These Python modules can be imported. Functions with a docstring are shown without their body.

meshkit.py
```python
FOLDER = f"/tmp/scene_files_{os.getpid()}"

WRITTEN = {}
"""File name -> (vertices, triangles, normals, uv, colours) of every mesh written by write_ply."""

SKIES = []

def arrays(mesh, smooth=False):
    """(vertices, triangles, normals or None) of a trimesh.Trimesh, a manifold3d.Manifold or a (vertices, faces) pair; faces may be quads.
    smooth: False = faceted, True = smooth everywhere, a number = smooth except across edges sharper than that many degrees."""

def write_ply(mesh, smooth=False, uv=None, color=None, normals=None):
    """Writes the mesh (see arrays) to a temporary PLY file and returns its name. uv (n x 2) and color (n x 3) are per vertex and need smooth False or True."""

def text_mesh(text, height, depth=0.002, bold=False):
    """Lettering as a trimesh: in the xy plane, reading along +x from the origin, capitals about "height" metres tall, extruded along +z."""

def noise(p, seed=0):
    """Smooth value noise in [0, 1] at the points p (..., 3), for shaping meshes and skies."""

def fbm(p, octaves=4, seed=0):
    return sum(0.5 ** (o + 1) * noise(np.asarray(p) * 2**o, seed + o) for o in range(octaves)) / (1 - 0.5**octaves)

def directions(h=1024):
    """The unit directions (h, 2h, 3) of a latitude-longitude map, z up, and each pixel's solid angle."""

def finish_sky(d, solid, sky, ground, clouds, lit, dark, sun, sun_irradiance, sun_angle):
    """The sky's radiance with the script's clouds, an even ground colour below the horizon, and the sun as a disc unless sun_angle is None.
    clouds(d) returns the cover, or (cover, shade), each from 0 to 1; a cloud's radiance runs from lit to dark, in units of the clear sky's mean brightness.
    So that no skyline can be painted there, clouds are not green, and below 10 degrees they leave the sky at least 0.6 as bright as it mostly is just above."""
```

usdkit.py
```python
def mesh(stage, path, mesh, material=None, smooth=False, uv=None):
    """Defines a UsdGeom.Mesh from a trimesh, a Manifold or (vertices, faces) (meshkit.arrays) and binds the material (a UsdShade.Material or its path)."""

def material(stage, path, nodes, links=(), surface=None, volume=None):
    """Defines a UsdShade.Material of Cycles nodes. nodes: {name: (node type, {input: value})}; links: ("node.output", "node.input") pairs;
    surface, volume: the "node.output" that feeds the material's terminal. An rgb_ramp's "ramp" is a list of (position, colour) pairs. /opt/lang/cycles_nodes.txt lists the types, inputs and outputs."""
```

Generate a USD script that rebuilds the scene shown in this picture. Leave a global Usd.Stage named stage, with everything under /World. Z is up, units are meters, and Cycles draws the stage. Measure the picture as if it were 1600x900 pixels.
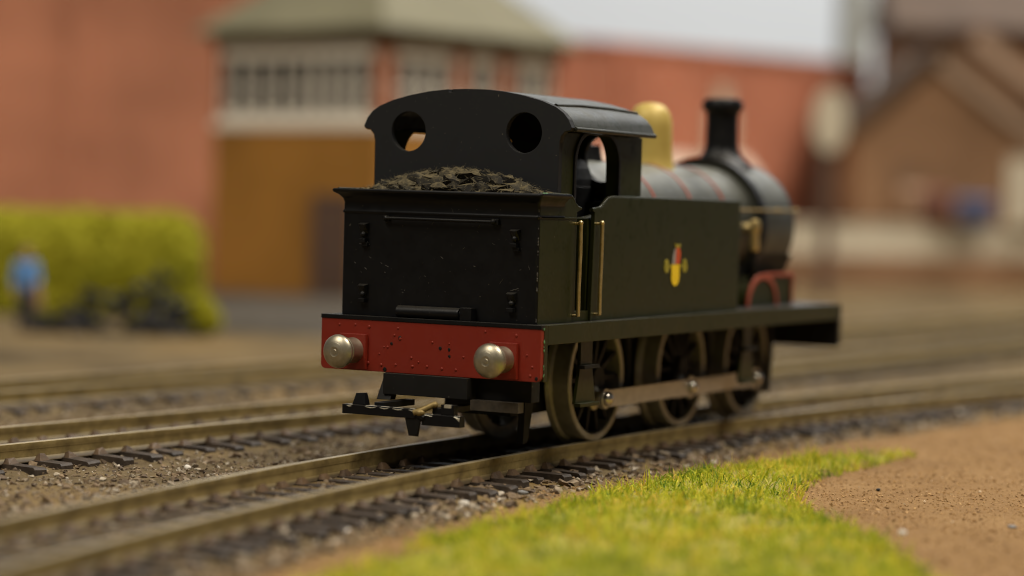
import math, random
import numpy as np, trimesh, usdkit, meshkit
import manifold3d as m3
from shapely.geometry import Polygon, Point, box as sbox, LineString
from shapely import contains_xy
from pxr import Usd, UsdGeom, UsdLux, UsdShade, Gf, Sdf

# ------------------------------------------------------------------ stage, camera, light, exposure
MM = 0.001                                  # everything below is written in millimetres of the model
stage = Usd.Stage.CreateInMemory()
UsdGeom.SetStageUpAxis(stage, 'Z'); UsdGeom.SetStageMetersPerUnit(stage, 1.0)
UsdGeom.Xform.Define(stage, '/World'); UsdGeom.Scope.Define(stage, '/World/Looks')

CAM = np.array([-289.27, -168.06, 35.95]); YAW, PITCH, ROLL = 0.4930, -0.0380, 0.0270
FPX = 3796.0                                # focal length in pixels of the 1600 wide picture
def camera():
    F = np.array([math.cos(PITCH)*math.cos(YAW), math.cos(PITCH)*math.sin(YAW), math.sin(PITCH)])
    R = np.cross(F, [0, 0, 1.0]); R /= np.linalg.norm(R); U = np.cross(R, F)
    R2 = math.cos(ROLL)*R + math.sin(ROLL)*U; U2 = -math.sin(ROLL)*R + math.cos(ROLL)*U
    c = UsdGeom.Camera.Define(stage, '/World/camera')
    m = np.eye(4); m[0, :3] = R2; m[1, :3] = U2; m[2, :3] = -F; m[3, :3] = CAM*MM
    c.AddTransformOp().Set(Gf.Matrix4d(m.tolist()))
    c.CreateHorizontalApertureAttr(36.0); c.CreateVerticalApertureAttr(36.0*9/16)
    c.CreateFocalLengthAttr(36.0*FPX/1600)
    c.CreateClippingRangeAttr(Gf.Vec2f(0.02, 20))
    c.CreateFocusDistanceAttr(0.335); c.CreateFStopAttr(13.0)
    c.CreateExposureAttr(0.0)
camera()

def lamp(name, pos, target, w, h, intensity, color):
    l = UsdLux.RectLight.Define(stage, '/World/' + name)
    p, t = np.array(pos, float), np.array(target, float)
    z = (p - t)/np.linalg.norm(p - t); x = np.cross([0, 1, 0.01], z); x /= np.linalg.norm(x); y = np.cross(z, x)
    m = np.eye(4); m[0, :3] = x; m[1, :3] = y; m[2, :3] = z; m[3, :3] = p*MM
    l.AddTransformOp().Set(Gf.Matrix4d(m.tolist()))
    l.CreateWidthAttr(w*MM); l.CreateHeightAttr(h*MM); l.CreateIntensityAttr(intensity); l.CreateColorAttr(Gf.Vec3f(*color))
lamp('room_lamp', (-100, -750, 1500), (80, 0, 0), 700, 420, 25.0, (1.0, 0.91, 0.77))
lamp('room_lamp_001', (1150, -250, 1500), (1300, 500, 40), 900, 500, 26.0, (1.0, 0.95, 0.87))
lamp('room_lamp_002', (-850, 420, 1350), (250, 150, 0), 800, 500, 11.5, (1.0, 0.92, 0.78))
dome = UsdLux.DomeLight.Define(stage, '/World/room_light')       # the dim unlit room around the layout
usdkit.material(stage, '/World/Looks/room', {'b': ('background_shader', {'color': (1.0, 0.95, 0.88), 'strength': 0.065})}, [], surface='b.background')
UsdShade.MaterialBindingAPI.Apply(dome.GetPrim()).Bind(UsdShade.Material.Get(stage, '/World/Looks/room'))

# ------------------------------------------------------------------ helpers
used = {}
def path_for(name, parent):
    base = (str(parent.GetPath()) if parent else '/World') + '/'
    n = used.get(base + name, -1) + 1; used[base + name] = n
    return base + (name if n == 0 else f'{name}_{n:03d}')
def prim_of(x): return x.GetPrim() if hasattr(x, 'GetPrim') else x
def obj(name, mesh, m, parent=None, smooth=False, label=None, tone=None):
    if isinstance(mesh, list): mesh = cat(mesh)
    if hasattr(mesh, 'to_mesh'):
        q = mesh.to_mesh(); mesh = trimesh.Trimesh(q.vert_properties[:, :3], q.tri_verts, process=False)
    mesh = mesh.copy() if hasattr(mesh, 'copy') else mesh
    mesh.apply_scale(MM)
    p = usdkit.mesh(stage, path_for(name, parent), mesh, M[m], smooth=smooth).GetPrim()
    if tone is not None:                    # one random tone per grain, leaf or fibre
        UsdGeom.PrimvarsAPI(p).CreatePrimvar('tone', Sdf.ValueTypeNames.FloatArray, 'vertex').Set(np.asarray(tone, np.float32))
    if label: p.SetCustomDataByKey('label', label)
    return p
def tag(p, label=None, cat_=None, group=None, kind=None):
    for k, v in (('label', label), ('category', cat_), ('group', group), ('kind', kind)):
        if v: p.SetCustomDataByKey(k, v)
    return p
def thing(name, label, cat_, loc=(0, 0, 0), rz=0, group=None):
    x = UsdGeom.Xform.Define(stage, path_for(name, None))
    x.AddTranslateOp().Set(Gf.Vec3d(*[float(v)*MM for v in loc])); x.AddRotateZOp().Set(float(rz))
    return tag(x.GetPrim(), label, cat_, group)
def cat(ms): return trimesh.util.concatenate(ms)
def bx(x0, x1, y0, y1, z0, z1):
    m = trimesh.creation.box([x1-x0, y1-y0, z1-z0]); m.apply_translation([(x0+x1)/2, (y0+y1)/2, (z0+z1)/2]); return m
def _ext(poly, h):
    ps = list(getattr(poly, 'geoms', [poly]))
    return cat([trimesh.creation.extrude_polygon(p, h, engine='earcut') for p in ps])
def ext_x(poly, x0, x1):                    # polygon in (y, z)
    m = _ext(poly, x1-x0); v = m.vertices.copy(); m.vertices = np.c_[v[:, 2]+x0, v[:, 0], v[:, 1]]; return m
def ext_y(poly, y0, y1):                    # polygon in (x, z)
    m = _ext(poly, y1-y0); v = m.vertices.copy(); m.vertices = np.c_[v[:, 0], y1-v[:, 2], v[:, 1]]; return m
def ext_z(poly, z0, z1):
    m = _ext(poly, z1-z0); m.apply_translation([0, 0, z0]); return m
def lathe(profile, n=40, axis='z', at=(0, 0, 0)):   # profile of (radius, height)
    m = trimesh.creation.revolve(np.array(profile, float), sections=n)
    if m.volume < 0: m.invert()
    v = m.vertices.copy()
    if axis == 'x': m.vertices = np.c_[v[:, 2], v[:, 0], v[:, 1]]
    elif axis == '-x': m.vertices = np.c_[-v[:, 2], -v[:, 0], v[:, 1]]
    elif axis == 'y': m.vertices = np.c_[v[:, 1], v[:, 2], v[:, 0]]
    elif axis == '-y': m.vertices = np.c_[-v[:, 1], -v[:, 2], v[:, 0]]
    m.apply_translation(at); return m
def tube(pts, r, n=10):
    pts = np.asarray(pts, float); out = []
    T = np.gradient(pts, axis=0); T /= np.linalg.norm(T, axis=1)[:, None]
    ref = np.array([0.31, 0.23, 0.92]); V = []
    for p, t in zip(pts, T):
        a = np.cross(t, ref); a /= np.linalg.norm(a); b = np.cross(t, a)
        th = np.linspace(0, 2*np.pi, n, endpoint=False)
        V.append(p + r*(np.cos(th)[:, None]*a + np.sin(th)[:, None]*b))
    k = len(pts); V = np.vstack(V + [pts[:1], pts[-1:]]); f = []
    for i in range(k-1):
        for j in range(n):
            a, b = i*n+j, i*n+(j+1) % n; f += [[a, b, a+n], [b, b+n, a+n]]
    for j in range(n):
        f += [[k*n, (j+1) % n, j], [k*n+1, (k-1)*n+j, (k-1)*n+(j+1) % n]]
    m = trimesh.Trimesh(V, f, process=False); m.fix_normals(); return m
def sphere(c, r, s=(1, 1, 1), sub=2):
    m = trimesh.creation.icosphere(sub, r); m.apply_scale(s); m.apply_translation(c); return m
def sweep(path2, prof, z0=0):               # profile of (offset to the left, z) carried along a flat path
    P = np.asarray(path2, float); T = np.gradient(P, axis=0); T /= np.linalg.norm(T, axis=1)[:, None]
    N = np.c_[-T[:, 1], T[:, 0]]; prof = np.asarray(prof, float); k = len(prof)
    V = np.concatenate([np.c_[P + N*o, np.full(len(P), z+z0)][:, None] for o, z in prof], 1).reshape(-1, 3)
    f = []
    for i in range(len(P)-1):
        for j in range(k):
            a, b = i*k+j, i*k+(j+1) % k; f += [[a, a+k, b], [b, a+k, b+k]]
    m = trimesh.Trimesh(V, f, process=False)
    if m.volume < 0: m.invert()
    return m
def loft(sections):                         # closed rings of equal length, capped at both ends
    k = len(sections[0]); V = np.vstack(sections); f = []
    for i in range(len(sections)-1):
        for j in range(k):
            a, b = i*k+j, i*k+(j+1) % k; f += [[a, b, a+k], [b, b+k, a+k]]
    c0, c1 = len(V), len(V)+1; V = np.vstack([V, sections[0].mean(0), sections[-1].mean(0)])
    for j in range(k):
        f += [[c0, (j+1) % k, j], [c1, (len(sections)-1)*k+j, (len(sections)-1)*k+(j+1) % k]]
    m = trimesh.Trimesh(V, f, process=False)
    if m.volume < 0: m.invert()
    return m
def hull(points):
    return trimesh.convex.convex_hull(np.asarray(points, float))
def rock(rng, r, flat=0.75):
    v = rng.normal(size=(9, 3)); v /= np.linalg.norm(v, axis=1)[:, None]
    v *= r*rng.uniform(0.75, 1.15, (9, 1)); v[:, 2] *= flat
    h = trimesh.convex.convex_hull(v); return h.vertices.view(np.ndarray), h.faces
def arc(cx, cy, r, a0, a1, n=12):
    t = np.radians(np.linspace(a0, a1, n)); return [(cx + r*math.cos(a), cy + r*math.sin(a)) for a in t]
def ground_xy(u, d):                        # a spot at depth d (mm) in the direction of picture column u
    fh, rh = np.array([math.cos(YAW), math.sin(YAW)]), np.array([math.sin(YAW), -math.cos(YAW)])
    return CAM[:2] + d*(fh + rh*(u-800)/FPX)
def fbm2(x, y, s, seed=0, oct=4):
    return meshkit.fbm(np.stack([np.asarray(x)*s, np.asarray(y)*s, np.full(np.shape(x), seed*7.3)], -1), oct, seed)

# ------------------------------------------------------------------ materials
M = {}
def mat(name, nodes, links, surface='p.BSDF'):
    M[name] = usdkit.material(stage, '/World/Looks/' + name, nodes, links, surface=surface); return M[name]
def rough_mat(name, c1, c2, scale=80.0, rough=0.7, spec=0.3, bump=0.0, bscale=None, detail=5.0, metallic=0.0, dist=0.0002):
    """Two tones in soft noise, and a fine relief."""
    nodes = {'g': ('geometry', {}), 'n': ('noise_texture', {'scale': scale, 'detail': detail, 'roughness': 0.65}),
             'r': ('rgb_ramp', {'ramp': [(0.3, c1), (0.7, c2)]}),
             'p': ('principled_bsdf', {'roughness': rough, 'specular_ior_level': spec, 'metallic': metallic})}
    links = [('g.position', 'n.vector'), ('n.fac', 'r.fac'), ('r.color', 'p.base_color')]
    if bump:
        nodes['bn'] = ('noise_texture', {'scale': bscale or scale*4, 'detail': 4.0, 'roughness': 0.6})
        nodes['b'] = ('bump', {'strength': bump, 'distance': dist})
        links += [('g.position', 'bn.vector'), ('bn.fac', 'b.height'), ('b.normal', 'p.normal')]
    return mat(name, nodes, links)
def paint(name, col, rough=0.42, spec=0.35, speck=(0.25, 0.22, 0.17), speck_at=0.73, dust_sheen=(0.10, 0.085, 0.06), dust_sheen_amt=0.35, chip=None, film=0.03):
    """Brushed model paint: rounded edges, faint brush relief, upward faces dusty (on the boiler, painted-in sheen), pale specks."""
    nodes = {'g': ('geometry', {}), 'bv': ('bevel', {'samples': 4, 'radius': 0.00014}),
             'n1': ('noise_texture', {'scale': 420.0, 'detail': 6.0, 'roughness': 0.7}),
             'n2': ('noise_texture', {'scale': 2600.0, 'detail': 2.0, 'roughness': 0.5}),
             'n3': ('noise_texture', {'scale': 160.0, 'detail': 4.0, 'roughness': 0.6}),
             'bm': ('bump', {'strength': 0.25, 'distance': 0.00005}),
             'rs': ('map_range', {'from_min': speck_at, 'from_max': speck_at+0.03, 'to_min': 0.0, 'to_max': 0.5, 'clamp': True}),
             'sx': ('separate_xyz', {}),
             'up': ('map_range', {'from_min': 0.35, 'from_max': 0.95, 'to_min': film, 'to_max': 1.0, 'clamp': True}),
             'dn': ('map_range', {'from_min': 0.35, 'from_max': 0.7, 'to_min': 0.15, 'to_max': 1.0, 'clamp': True}),
             'du': ('math', {'math_type': 'multiply'}), 'da': ('math', {'math_type': 'multiply', 'value2': dust_sheen_amt}),
             'm1': ('mix', {'color1': col, 'color2': dust_sheen}), 'm2': ('mix', {'color2': speck}),
             'rr': ('map_range', {'from_min': 0.3, 'from_max': 0.7, 'to_min': rough-0.08, 'to_max': rough+0.14, 'clamp': True}),
             'p': ('principled_bsdf', {'specular_ior_level': spec})}
    links = [('g.position', 'n1.vector'), ('g.position', 'n2.vector'), ('g.position', 'n3.vector'), ('bv.bevel', 'bm.normal'), ('n1.fac', 'bm.height'),
             ('bm.normal', 'p.normal'), ('n2.fac', 'rs.value'), ('g.normal', 'sx.vector'), ('sx.z', 'up.value'), ('n3.fac', 'dn.value'),
             ('up.result', 'du.value1'), ('dn.result', 'du.value2'), ('du.value', 'da.value1'), ('da.value', 'm1.fac'),
             ('m1.color', 'm2.color1'), ('rs.result', 'm2.fac'), ('n1.fac', 'rr.value'), ('rr.result', 'p.roughness')]
    last = 'm2.color'
    if chip:
        nodes['cv'] = ('noise_texture', {'scale': 700.0, 'detail': 3.0, 'roughness': 0.6})
        nodes['cr'] = ('map_range', {'from_min': 0.765, 'from_max': 0.78, 'to_min': 0.0, 'to_max': 0.9, 'clamp': True})
        nodes['cm'] = ('mix', {'color2': chip})
        links += [('g.position', 'cv.vector'), ('cv.fac', 'cr.value'), ('cr.result', 'cm.fac'), (last, 'cm.color1')]; last = 'cm.color'
    links.append((last, 'p.base_color'))
    return mat(name, nodes, links)
paint('black_paint', (0.0035, 0.0038, 0.0048), rough=0.40, spec=0.24, speck_at=0.76)
paint('matt_black_paint', (0.0115, 0.0125, 0.0145), rough=0.62, spec=0.3, dust_sheen_amt=0.2)
paint('green_paint', (0.0150, 0.0175, 0.0030), rough=0.34, spec=0.26, film=0.10, speck_at=0.76, dust_sheen=(0.085, 0.072, 0.046))
paint('roof_paint', (0.015, 0.0155, 0.009), rough=0.32, spec=0.32, dust_sheen=(0.095, 0.092, 0.06), dust_sheen_amt=0.42)
paint('boiler_paint', (0.034, 0.036, 0.028), rough=0.38, spec=0.5, dust_sheen=(0.25, 0.255, 0.215), dust_sheen_amt=0.85)  # pale tone on upward faces paints in the sheen of the overhead light
paint('red_paint', (0.215, 0.018, 0.008), rough=0.42, spec=0.35, speck=(0.35, 0.12, 0.08), speck_at=0.74, dust_sheen=(0.40, 0.12, 0.08), dust_sheen_amt=0.5, chip=(0.02, 0.014, 0.01))
paint('red_line', (0.30, 0.065, 0.035), rough=0.5, spec=0.3, dust_sheen_amt=0.1)
paint('chassis_black', (0.008, 0.0075, 0.007), rough=0.55, spec=0.25, dust_sheen=(0.09, 0.075, 0.05), dust_sheen_amt=0.4)
rough_mat('nickel', (0.36, 0.32, 0.23), (0.52, 0.47, 0.36), scale=700.0, rough=0.40, metallic=0.9, bump=0.15, bscale=2500.0, dist=0.00004)
rough_mat('pin_steel', (0.55, 0.50, 0.43), (0.72, 0.68, 0.60), scale=600.0, rough=0.22, metallic=1.0)
rough_mat('dirty_metal', (0.045, 0.038, 0.03), (0.10, 0.082, 0.062), scale=700.0, rough=0.5, metallic=0.3)
rough_mat('rod_steel', (0.41, 0.385, 0.335), (0.54, 0.51, 0.45), scale=500.0, rough=0.42, metallic=0.75)
rough_mat('tyre_steel', (0.27, 0.25, 0.20), (0.42, 0.395, 0.33), scale=500.0, rough=0.42, metallic=0.5)
rough_mat('brass_paint', (0.45, 0.32, 0.11), (0.70, 0.55, 0.27), scale=900.0, rough=0.36, metallic=0.8)
rough_mat('dome_gold', (0.47, 0.34, 0.075), (0.54, 0.40, 0.105), scale=400.0, rough=0.52, metallic=0.15, spec=0.5)
rough_mat('dull_brass', (0.20, 0.14, 0.05), (0.34, 0.25, 0.10), scale=1500.0, rough=0.5, metallic=0.4)
rough_mat('bare_metal', (0.45, 0.42, 0.34), (0.62, 0.58, 0.47), scale=1500.0, rough=0.4, metallic=0.5)
rough_mat('green_chip', (0.06, 0.16, 0.06), (0.12, 0.26, 0.11), scale=2500.0, rough=0.6)
rough_mat('crest_yellow', (0.75, 0.50, 0.01), (0.85, 0.60, 0.02), scale=900.0, rough=0.5)
rough_mat('crest_dull_yellow', (0.22, 0.19, 0.02), (0.35, 0.29, 0.03), scale=900.0, rough=0.5)
rough_mat('crest_red', (0.45, 0.06, 0.02), (0.60, 0.09, 0.02), scale=900.0, rough=0.5)
rough_mat('crest_grey', (0.25, 0.22, 0.20), (0.33, 0.30, 0.27), scale=900.0, rough=0.5)
# coal with dust caught on its upper faces
mat('coal', {'g': ('geometry', {}), 'sx': ('separate_xyz', {}), 'n': ('noise_texture', {'scale': 900.0, 'detail': 6.0, 'roughness': 0.75}),
             'up': ('math', {'math_type': 'multiply_add', 'value2': 0.42, 'value3': -0.05}), 'a': ('math', {'math_type': 'add'}),
             'r': ('rgb_ramp', {'ramp': [(0.45, (0.008, 0.007, 0.006)), (0.68, (0.026, 0.022, 0.013)), (0.88, (0.12, 0.096, 0.05))]}),
             'b': ('bump', {'strength': 0.6, 'distance': 0.0001}), 'p': ('principled_bsdf', {'roughness': 0.7, 'specular_ior_level': 0.25})},
    [('g.position', 'n.vector'), ('g.normal', 'sx.vector'), ('sx.z', 'up.value1'), ('up.value', 'a.value1'), ('n.fac', 'a.value2'),
     ('a.value', 'r.fac'), ('r.color', 'p.base_color'), ('n.fac', 'b.height'), ('b.normal', 'p.normal')])
rough_mat('dust_grey', (0.055, 0.05, 0.043), (0.11, 0.10, 0.085), scale=900.0, rough=0.7)
rough_mat('fluff', (0.16, 0.13, 0.07), (0.26, 0.22, 0.13), scale=900.0, rough=0.9)
# rails: rust-painted web, worn brighter running surface
mat('rail', {'g': ('geometry', {}), 'sx': ('separate_xyz', {}), 'n': ('noise_texture', {'scale': 260.0, 'detail': 6.0, 'roughness': 0.7}),
             'n2': ('noise_texture', {'scale': 60.0, 'detail': 3.0, 'roughness': 0.6}),
             'r': ('rgb_ramp', {'ramp': [(0.28, (0.12, 0.083, 0.032)), (0.5, (0.24, 0.175, 0.065)), (0.75, (0.38, 0.285, 0.115))]}),
             'r2': ('rgb_ramp', {'ramp': [(0.35, (0.30, 0.24, 0.14)), (0.7, (0.55, 0.47, 0.32))]}),
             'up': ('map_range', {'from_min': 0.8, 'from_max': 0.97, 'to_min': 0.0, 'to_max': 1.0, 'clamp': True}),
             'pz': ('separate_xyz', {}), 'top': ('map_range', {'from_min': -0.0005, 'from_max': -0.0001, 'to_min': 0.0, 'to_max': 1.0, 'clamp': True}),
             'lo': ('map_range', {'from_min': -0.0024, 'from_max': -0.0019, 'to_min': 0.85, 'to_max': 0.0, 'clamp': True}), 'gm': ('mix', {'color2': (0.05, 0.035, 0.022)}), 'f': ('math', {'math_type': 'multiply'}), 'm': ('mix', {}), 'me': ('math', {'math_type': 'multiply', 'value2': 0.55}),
             'ro': ('map_range', {'from_min': 0.0, 'from_max': 1.0, 'to_min': 0.6, 'to_max': 0.36}),
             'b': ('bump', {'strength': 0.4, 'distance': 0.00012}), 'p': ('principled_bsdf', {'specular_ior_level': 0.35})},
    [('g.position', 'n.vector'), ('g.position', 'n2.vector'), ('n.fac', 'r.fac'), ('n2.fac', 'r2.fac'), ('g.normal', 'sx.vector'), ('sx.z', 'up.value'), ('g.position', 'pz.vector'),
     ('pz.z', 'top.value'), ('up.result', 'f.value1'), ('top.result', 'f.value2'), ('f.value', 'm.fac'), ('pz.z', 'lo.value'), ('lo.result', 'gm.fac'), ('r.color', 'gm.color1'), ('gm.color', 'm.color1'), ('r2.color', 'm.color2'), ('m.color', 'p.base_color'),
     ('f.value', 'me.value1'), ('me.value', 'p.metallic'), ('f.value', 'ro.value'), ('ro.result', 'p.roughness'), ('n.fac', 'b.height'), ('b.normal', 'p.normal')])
rough_mat('sleeper', (0.016, 0.012, 0.009), (0.066, 0.047, 0.033), scale=420.0, rough=0.6, spec=0.3, bump=0.5, bscale=1500.0, dist=0.0002)
rough_mat('rail_chair', (0.035, 0.022, 0.014), (0.12, 0.072, 0.036), scale=300.0, rough=0.6, spec=0.3, bump=0.4, bscale=1500.0)
# loose stone and soil: each grain its own tone
def grains(name, ramp, rough=0.8):
    mat(name, {'g': ('geometry', {}), 'at': ('attribute', {'attribute': 'tone'}), 'r': ('rgb_ramp', {'ramp': ramp}), 'n': ('noise_texture', {'scale': 1500.0, 'detail': 3.0}),
               'h': ('hsv', {'saturation': 1.0}), 'v': ('map_range', {'from_min': 0.3, 'from_max': 0.7, 'to_min': 0.7, 'to_max': 1.25}),
               'p': ('principled_bsdf', {'roughness': rough, 'specular_ior_level': 0.25})},
        [('at.fac', 'r.fac'), ('g.position', 'n.vector'), ('n.fac', 'v.value'), ('v.result', 'h.value'), ('r.color', 'h.color'), ('h.color', 'p.base_color')])
grains('ballast', [(0.0, (0.07, 0.05, 0.035)), (0.25, (0.15, 0.105, 0.065)), (0.6, (0.22, 0.155, 0.09)), (0.8, (0.24, 0.195, 0.14)), (0.95, (0.32, 0.27, 0.20)), (1.0, (0.5, 0.44, 0.36))])
grains('soil', [(0.0, (0.14, 0.075, 0.03)), (0.05, (0.25, 0.142, 0.056)), (0.8, (0.39, 0.235, 0.098)), (0.97, (0.52, 0.34, 0.16)), (1.0, (0.55, 0.43, 0.30))])
rough_mat('pale_stone', (0.42, 0.38, 0.32), (0.68, 0.63, 0.56), scale=400.0, rough=0.7, bump=0.4, bscale=1200.0)
rough_mat('grey_stone', (0.16, 0.16, 0.16), (0.28, 0.28, 0.28), scale=400.0, rough=0.7, bump=0.4, bscale=1200.0)
# the layout's ground: brown soil beside the track, dirty grey-brown ballast bed under the tracks
mat('ground', {'g': ('geometry', {}), 's': ('separate_xyz', {}), 'x0': ('math', {'math_type': 'subtract', 'value2': 0.020}), 'x2': ('math', {'math_type': 'multiply'}),
               'xk': ('math', {'math_type': 'multiply', 'value2': 1/1.64}), 'e': ('math', {'math_type': 'add'}),
               'wn': ('noise_texture', {'scale': 90.0, 'detail': 5.0, 'roughness': 0.7}), 'wm': ('math', {'math_type': 'multiply_add', 'value2': 0.012, 'value3': -0.006}),
               'e2': ('math', {'math_type': 'add'}), 'f': ('map_range', {'from_min': -0.0235, 'from_max': -0.0185, 'to_min': 0.0, 'to_max': 1.0, 'clamp': True}),
               'n1': ('noise_texture', {'scale': 55.0, 'detail': 8.0, 'roughness': 0.7}), 'n2': ('noise_texture', {'scale': 1400.0, 'detail': 4.0, 'roughness': 0.7}),
               'mx': ('math', {'math_type': 'multiply_add', 'value2': 0.5}),  'mh': ('math', {'math_type': 'multiply', 'value2': 0.5}),
               'rd': ('rgb_ramp', {'ramp': [(0.3, (0.135, 0.074, 0.030)), (0.5, (0.235, 0.136, 0.055)), (0.7, (0.32, 0.200, 0.087))]}),
               'rb': ('rgb_ramp', {'ramp': [(0.3, (0.075, 0.052, 0.028)), (0.5, (0.140, 0.101, 0.053)), (0.7, (0.20, 0.152, 0.082))]}),
               'n4': ('noise_texture', {'scale': 17.0, 'detail': 6.0, 'roughness': 0.75}), 'r4': ('rgb_ramp', {'ramp': [(0.36, (0.42, 0.40, 0.36)), (0.5, (0.95, 0.95, 0.9)), (0.62, (1.25, 1.12, 0.80))]}), 'm4': ('mix', {'mix_type': 'multiply', 'fac': 0.9}), 'm': ('mix', {}), 'b': ('bump', {'strength': 0.8, 'distance': 0.0004}), 'p': ('principled_bsdf', {'roughness': 0.9, 'specular_ior_level': 0.15})},
    [('g.position', 's.vector'), ('s.x', 'x0.value1'), ('x0.value', 'x2.value1'), ('x0.value', 'x2.value2'), ('x2.value', 'xk.value1'), ('s.y', 'e.value1'), ('xk.value', 'e.value2'),
     ('g.position', 'wn.vector'), ('wn.fac', 'wm.value1'), ('e.value', 'e2.value1'), ('wm.value', 'e2.value2'), ('e2.value', 'f.value'),
     ('g.position', 'n1.vector'), ('g.position', 'n2.vector'), ('n2.fac', 'mh.value1'), ('n1.fac', 'mx.value1'), ('mh.value', 'mx.value3'), ('mx.value', 'rd.fac'), ('mx.value', 'rb.fac'),
     ('f.result', 'm.fac'), ('rd.color', 'm.color1'), ('g.position', 'n4.vector'), ('n4.fac', 'r4.fac'), ('rb.color', 'm4.color1'), ('r4.color', 'm4.color2'), ('m4.color', 'm.color2'), ('m.color', 'p.base_color'), ('n2.fac', 'b.height'), ('b.normal', 'p.normal')])
def leafy(name, ramp, trans=0.3):
    mat(name, {'at': ('attribute', {'attribute': 'tone'}), 'r': ('rgb_ramp', {'ramp': ramp}), 'd': ('principled_bsdf', {'roughness': 0.65, 'specular_ior_level': 0.2}), 't': ('translucent_bsdf', {}), 'm': ('mix_closure', {'fac': trans})},
        [('at.fac', 'r.fac'), ('r.color', 'd.base_color'), ('r.color', 't.color'), ('d.BSDF', 'm.closure1'), ('t.BSDF', 'm.closure2')], surface='m.closure')
leafy('grass_fibre', [(0.0, (0.07, 0.16, 0.012)), (0.2, (0.23, 0.32, 0.018)), (0.5, (0.46, 0.48, 0.026)), (0.85, (0.68, 0.60, 0.05)), (1.0, (0.74, 0.54, 0.09))])
leafy('hedge_leaf', [(0.0, (0.26, 0.27, 0.012)), (0.5, (0.40, 0.38, 0.02)), (1.0, (0.52, 0.47, 0.04))])
rough_mat('turf_felt', (0.16, 0.135, 0.03), (0.36, 0.32, 0.05), scale=220.0, rough=0.9, bump=0.5, bscale=900.0)
rough_mat('hedge_core', (0.32, 0.30, 0.02), (0.44, 0.40, 0.03), scale=60.0, rough=0.9)
rough_mat('ash', (0.035, 0.030, 0.024), (0.075, 0.062, 0.045), scale=120.0, rough=0.9, bump=0.5)
rough_mat('coal_far', (0.008, 0.008, 0.009), (0.022, 0.022, 0.024), scale=120.0, rough=0.6, spec=0.3)
rough_mat('sky_board', (0.57, 0.63, 0.72), (0.62, 0.68, 0.77), scale=1.5, rough=0.9, spec=0.1)
# far brickwork: individual bricks are far below what the blur leaves visible
def brickmat(name, c1, c2, mortar, rot=0.0, soft=(0.70, 1.28)):
    mat(name, {'g': ('texture_coordinate', {}), 's': ('separate_xyz', {}), 'a': ('math', {'math_type': 'add'}), 'c': ('combine_xyz', {}),
               'bt': ('brick_texture', {'color1': c1, 'color2': c2, 'mortar': mortar, 'scale': 1000.0, 'brick_width': 3.0, 'row_height': 1.0, 'mortar_size': 0.07, 'mortar_smooth': 0.2}),
               'n': ('noise_texture', {'scale': 14.0, 'detail': 5.0, 'roughness': 0.6}), 'v': ('map_range', {'from_min': 0.3, 'from_max': 0.7, 'to_min': soft[0], 'to_max': soft[1]}),
               'h': ('hsv', {}), 'b': ('bump', {'strength': 0.3, 'distance': 0.0002}), 'p': ('principled_bsdf', {'roughness': 0.85, 'specular_ior_level': 0.2})},
        [('g.object', 's.vector'), ('s.x', 'a.value1'), ('s.y', 'a.value2'), ('a.value', 'c.x'), ('s.z', 'c.y'), ('c.vector', 'bt.vector'), ('g.object', 'n.vector'), ('n.fac', 'v.value'),
         ('v.result', 'h.value'), ('bt.color', 'h.color'), ('h.color', 'p.base_color'), ('bt.fac', 'b.height'), ('b.normal', 'p.normal')])
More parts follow.
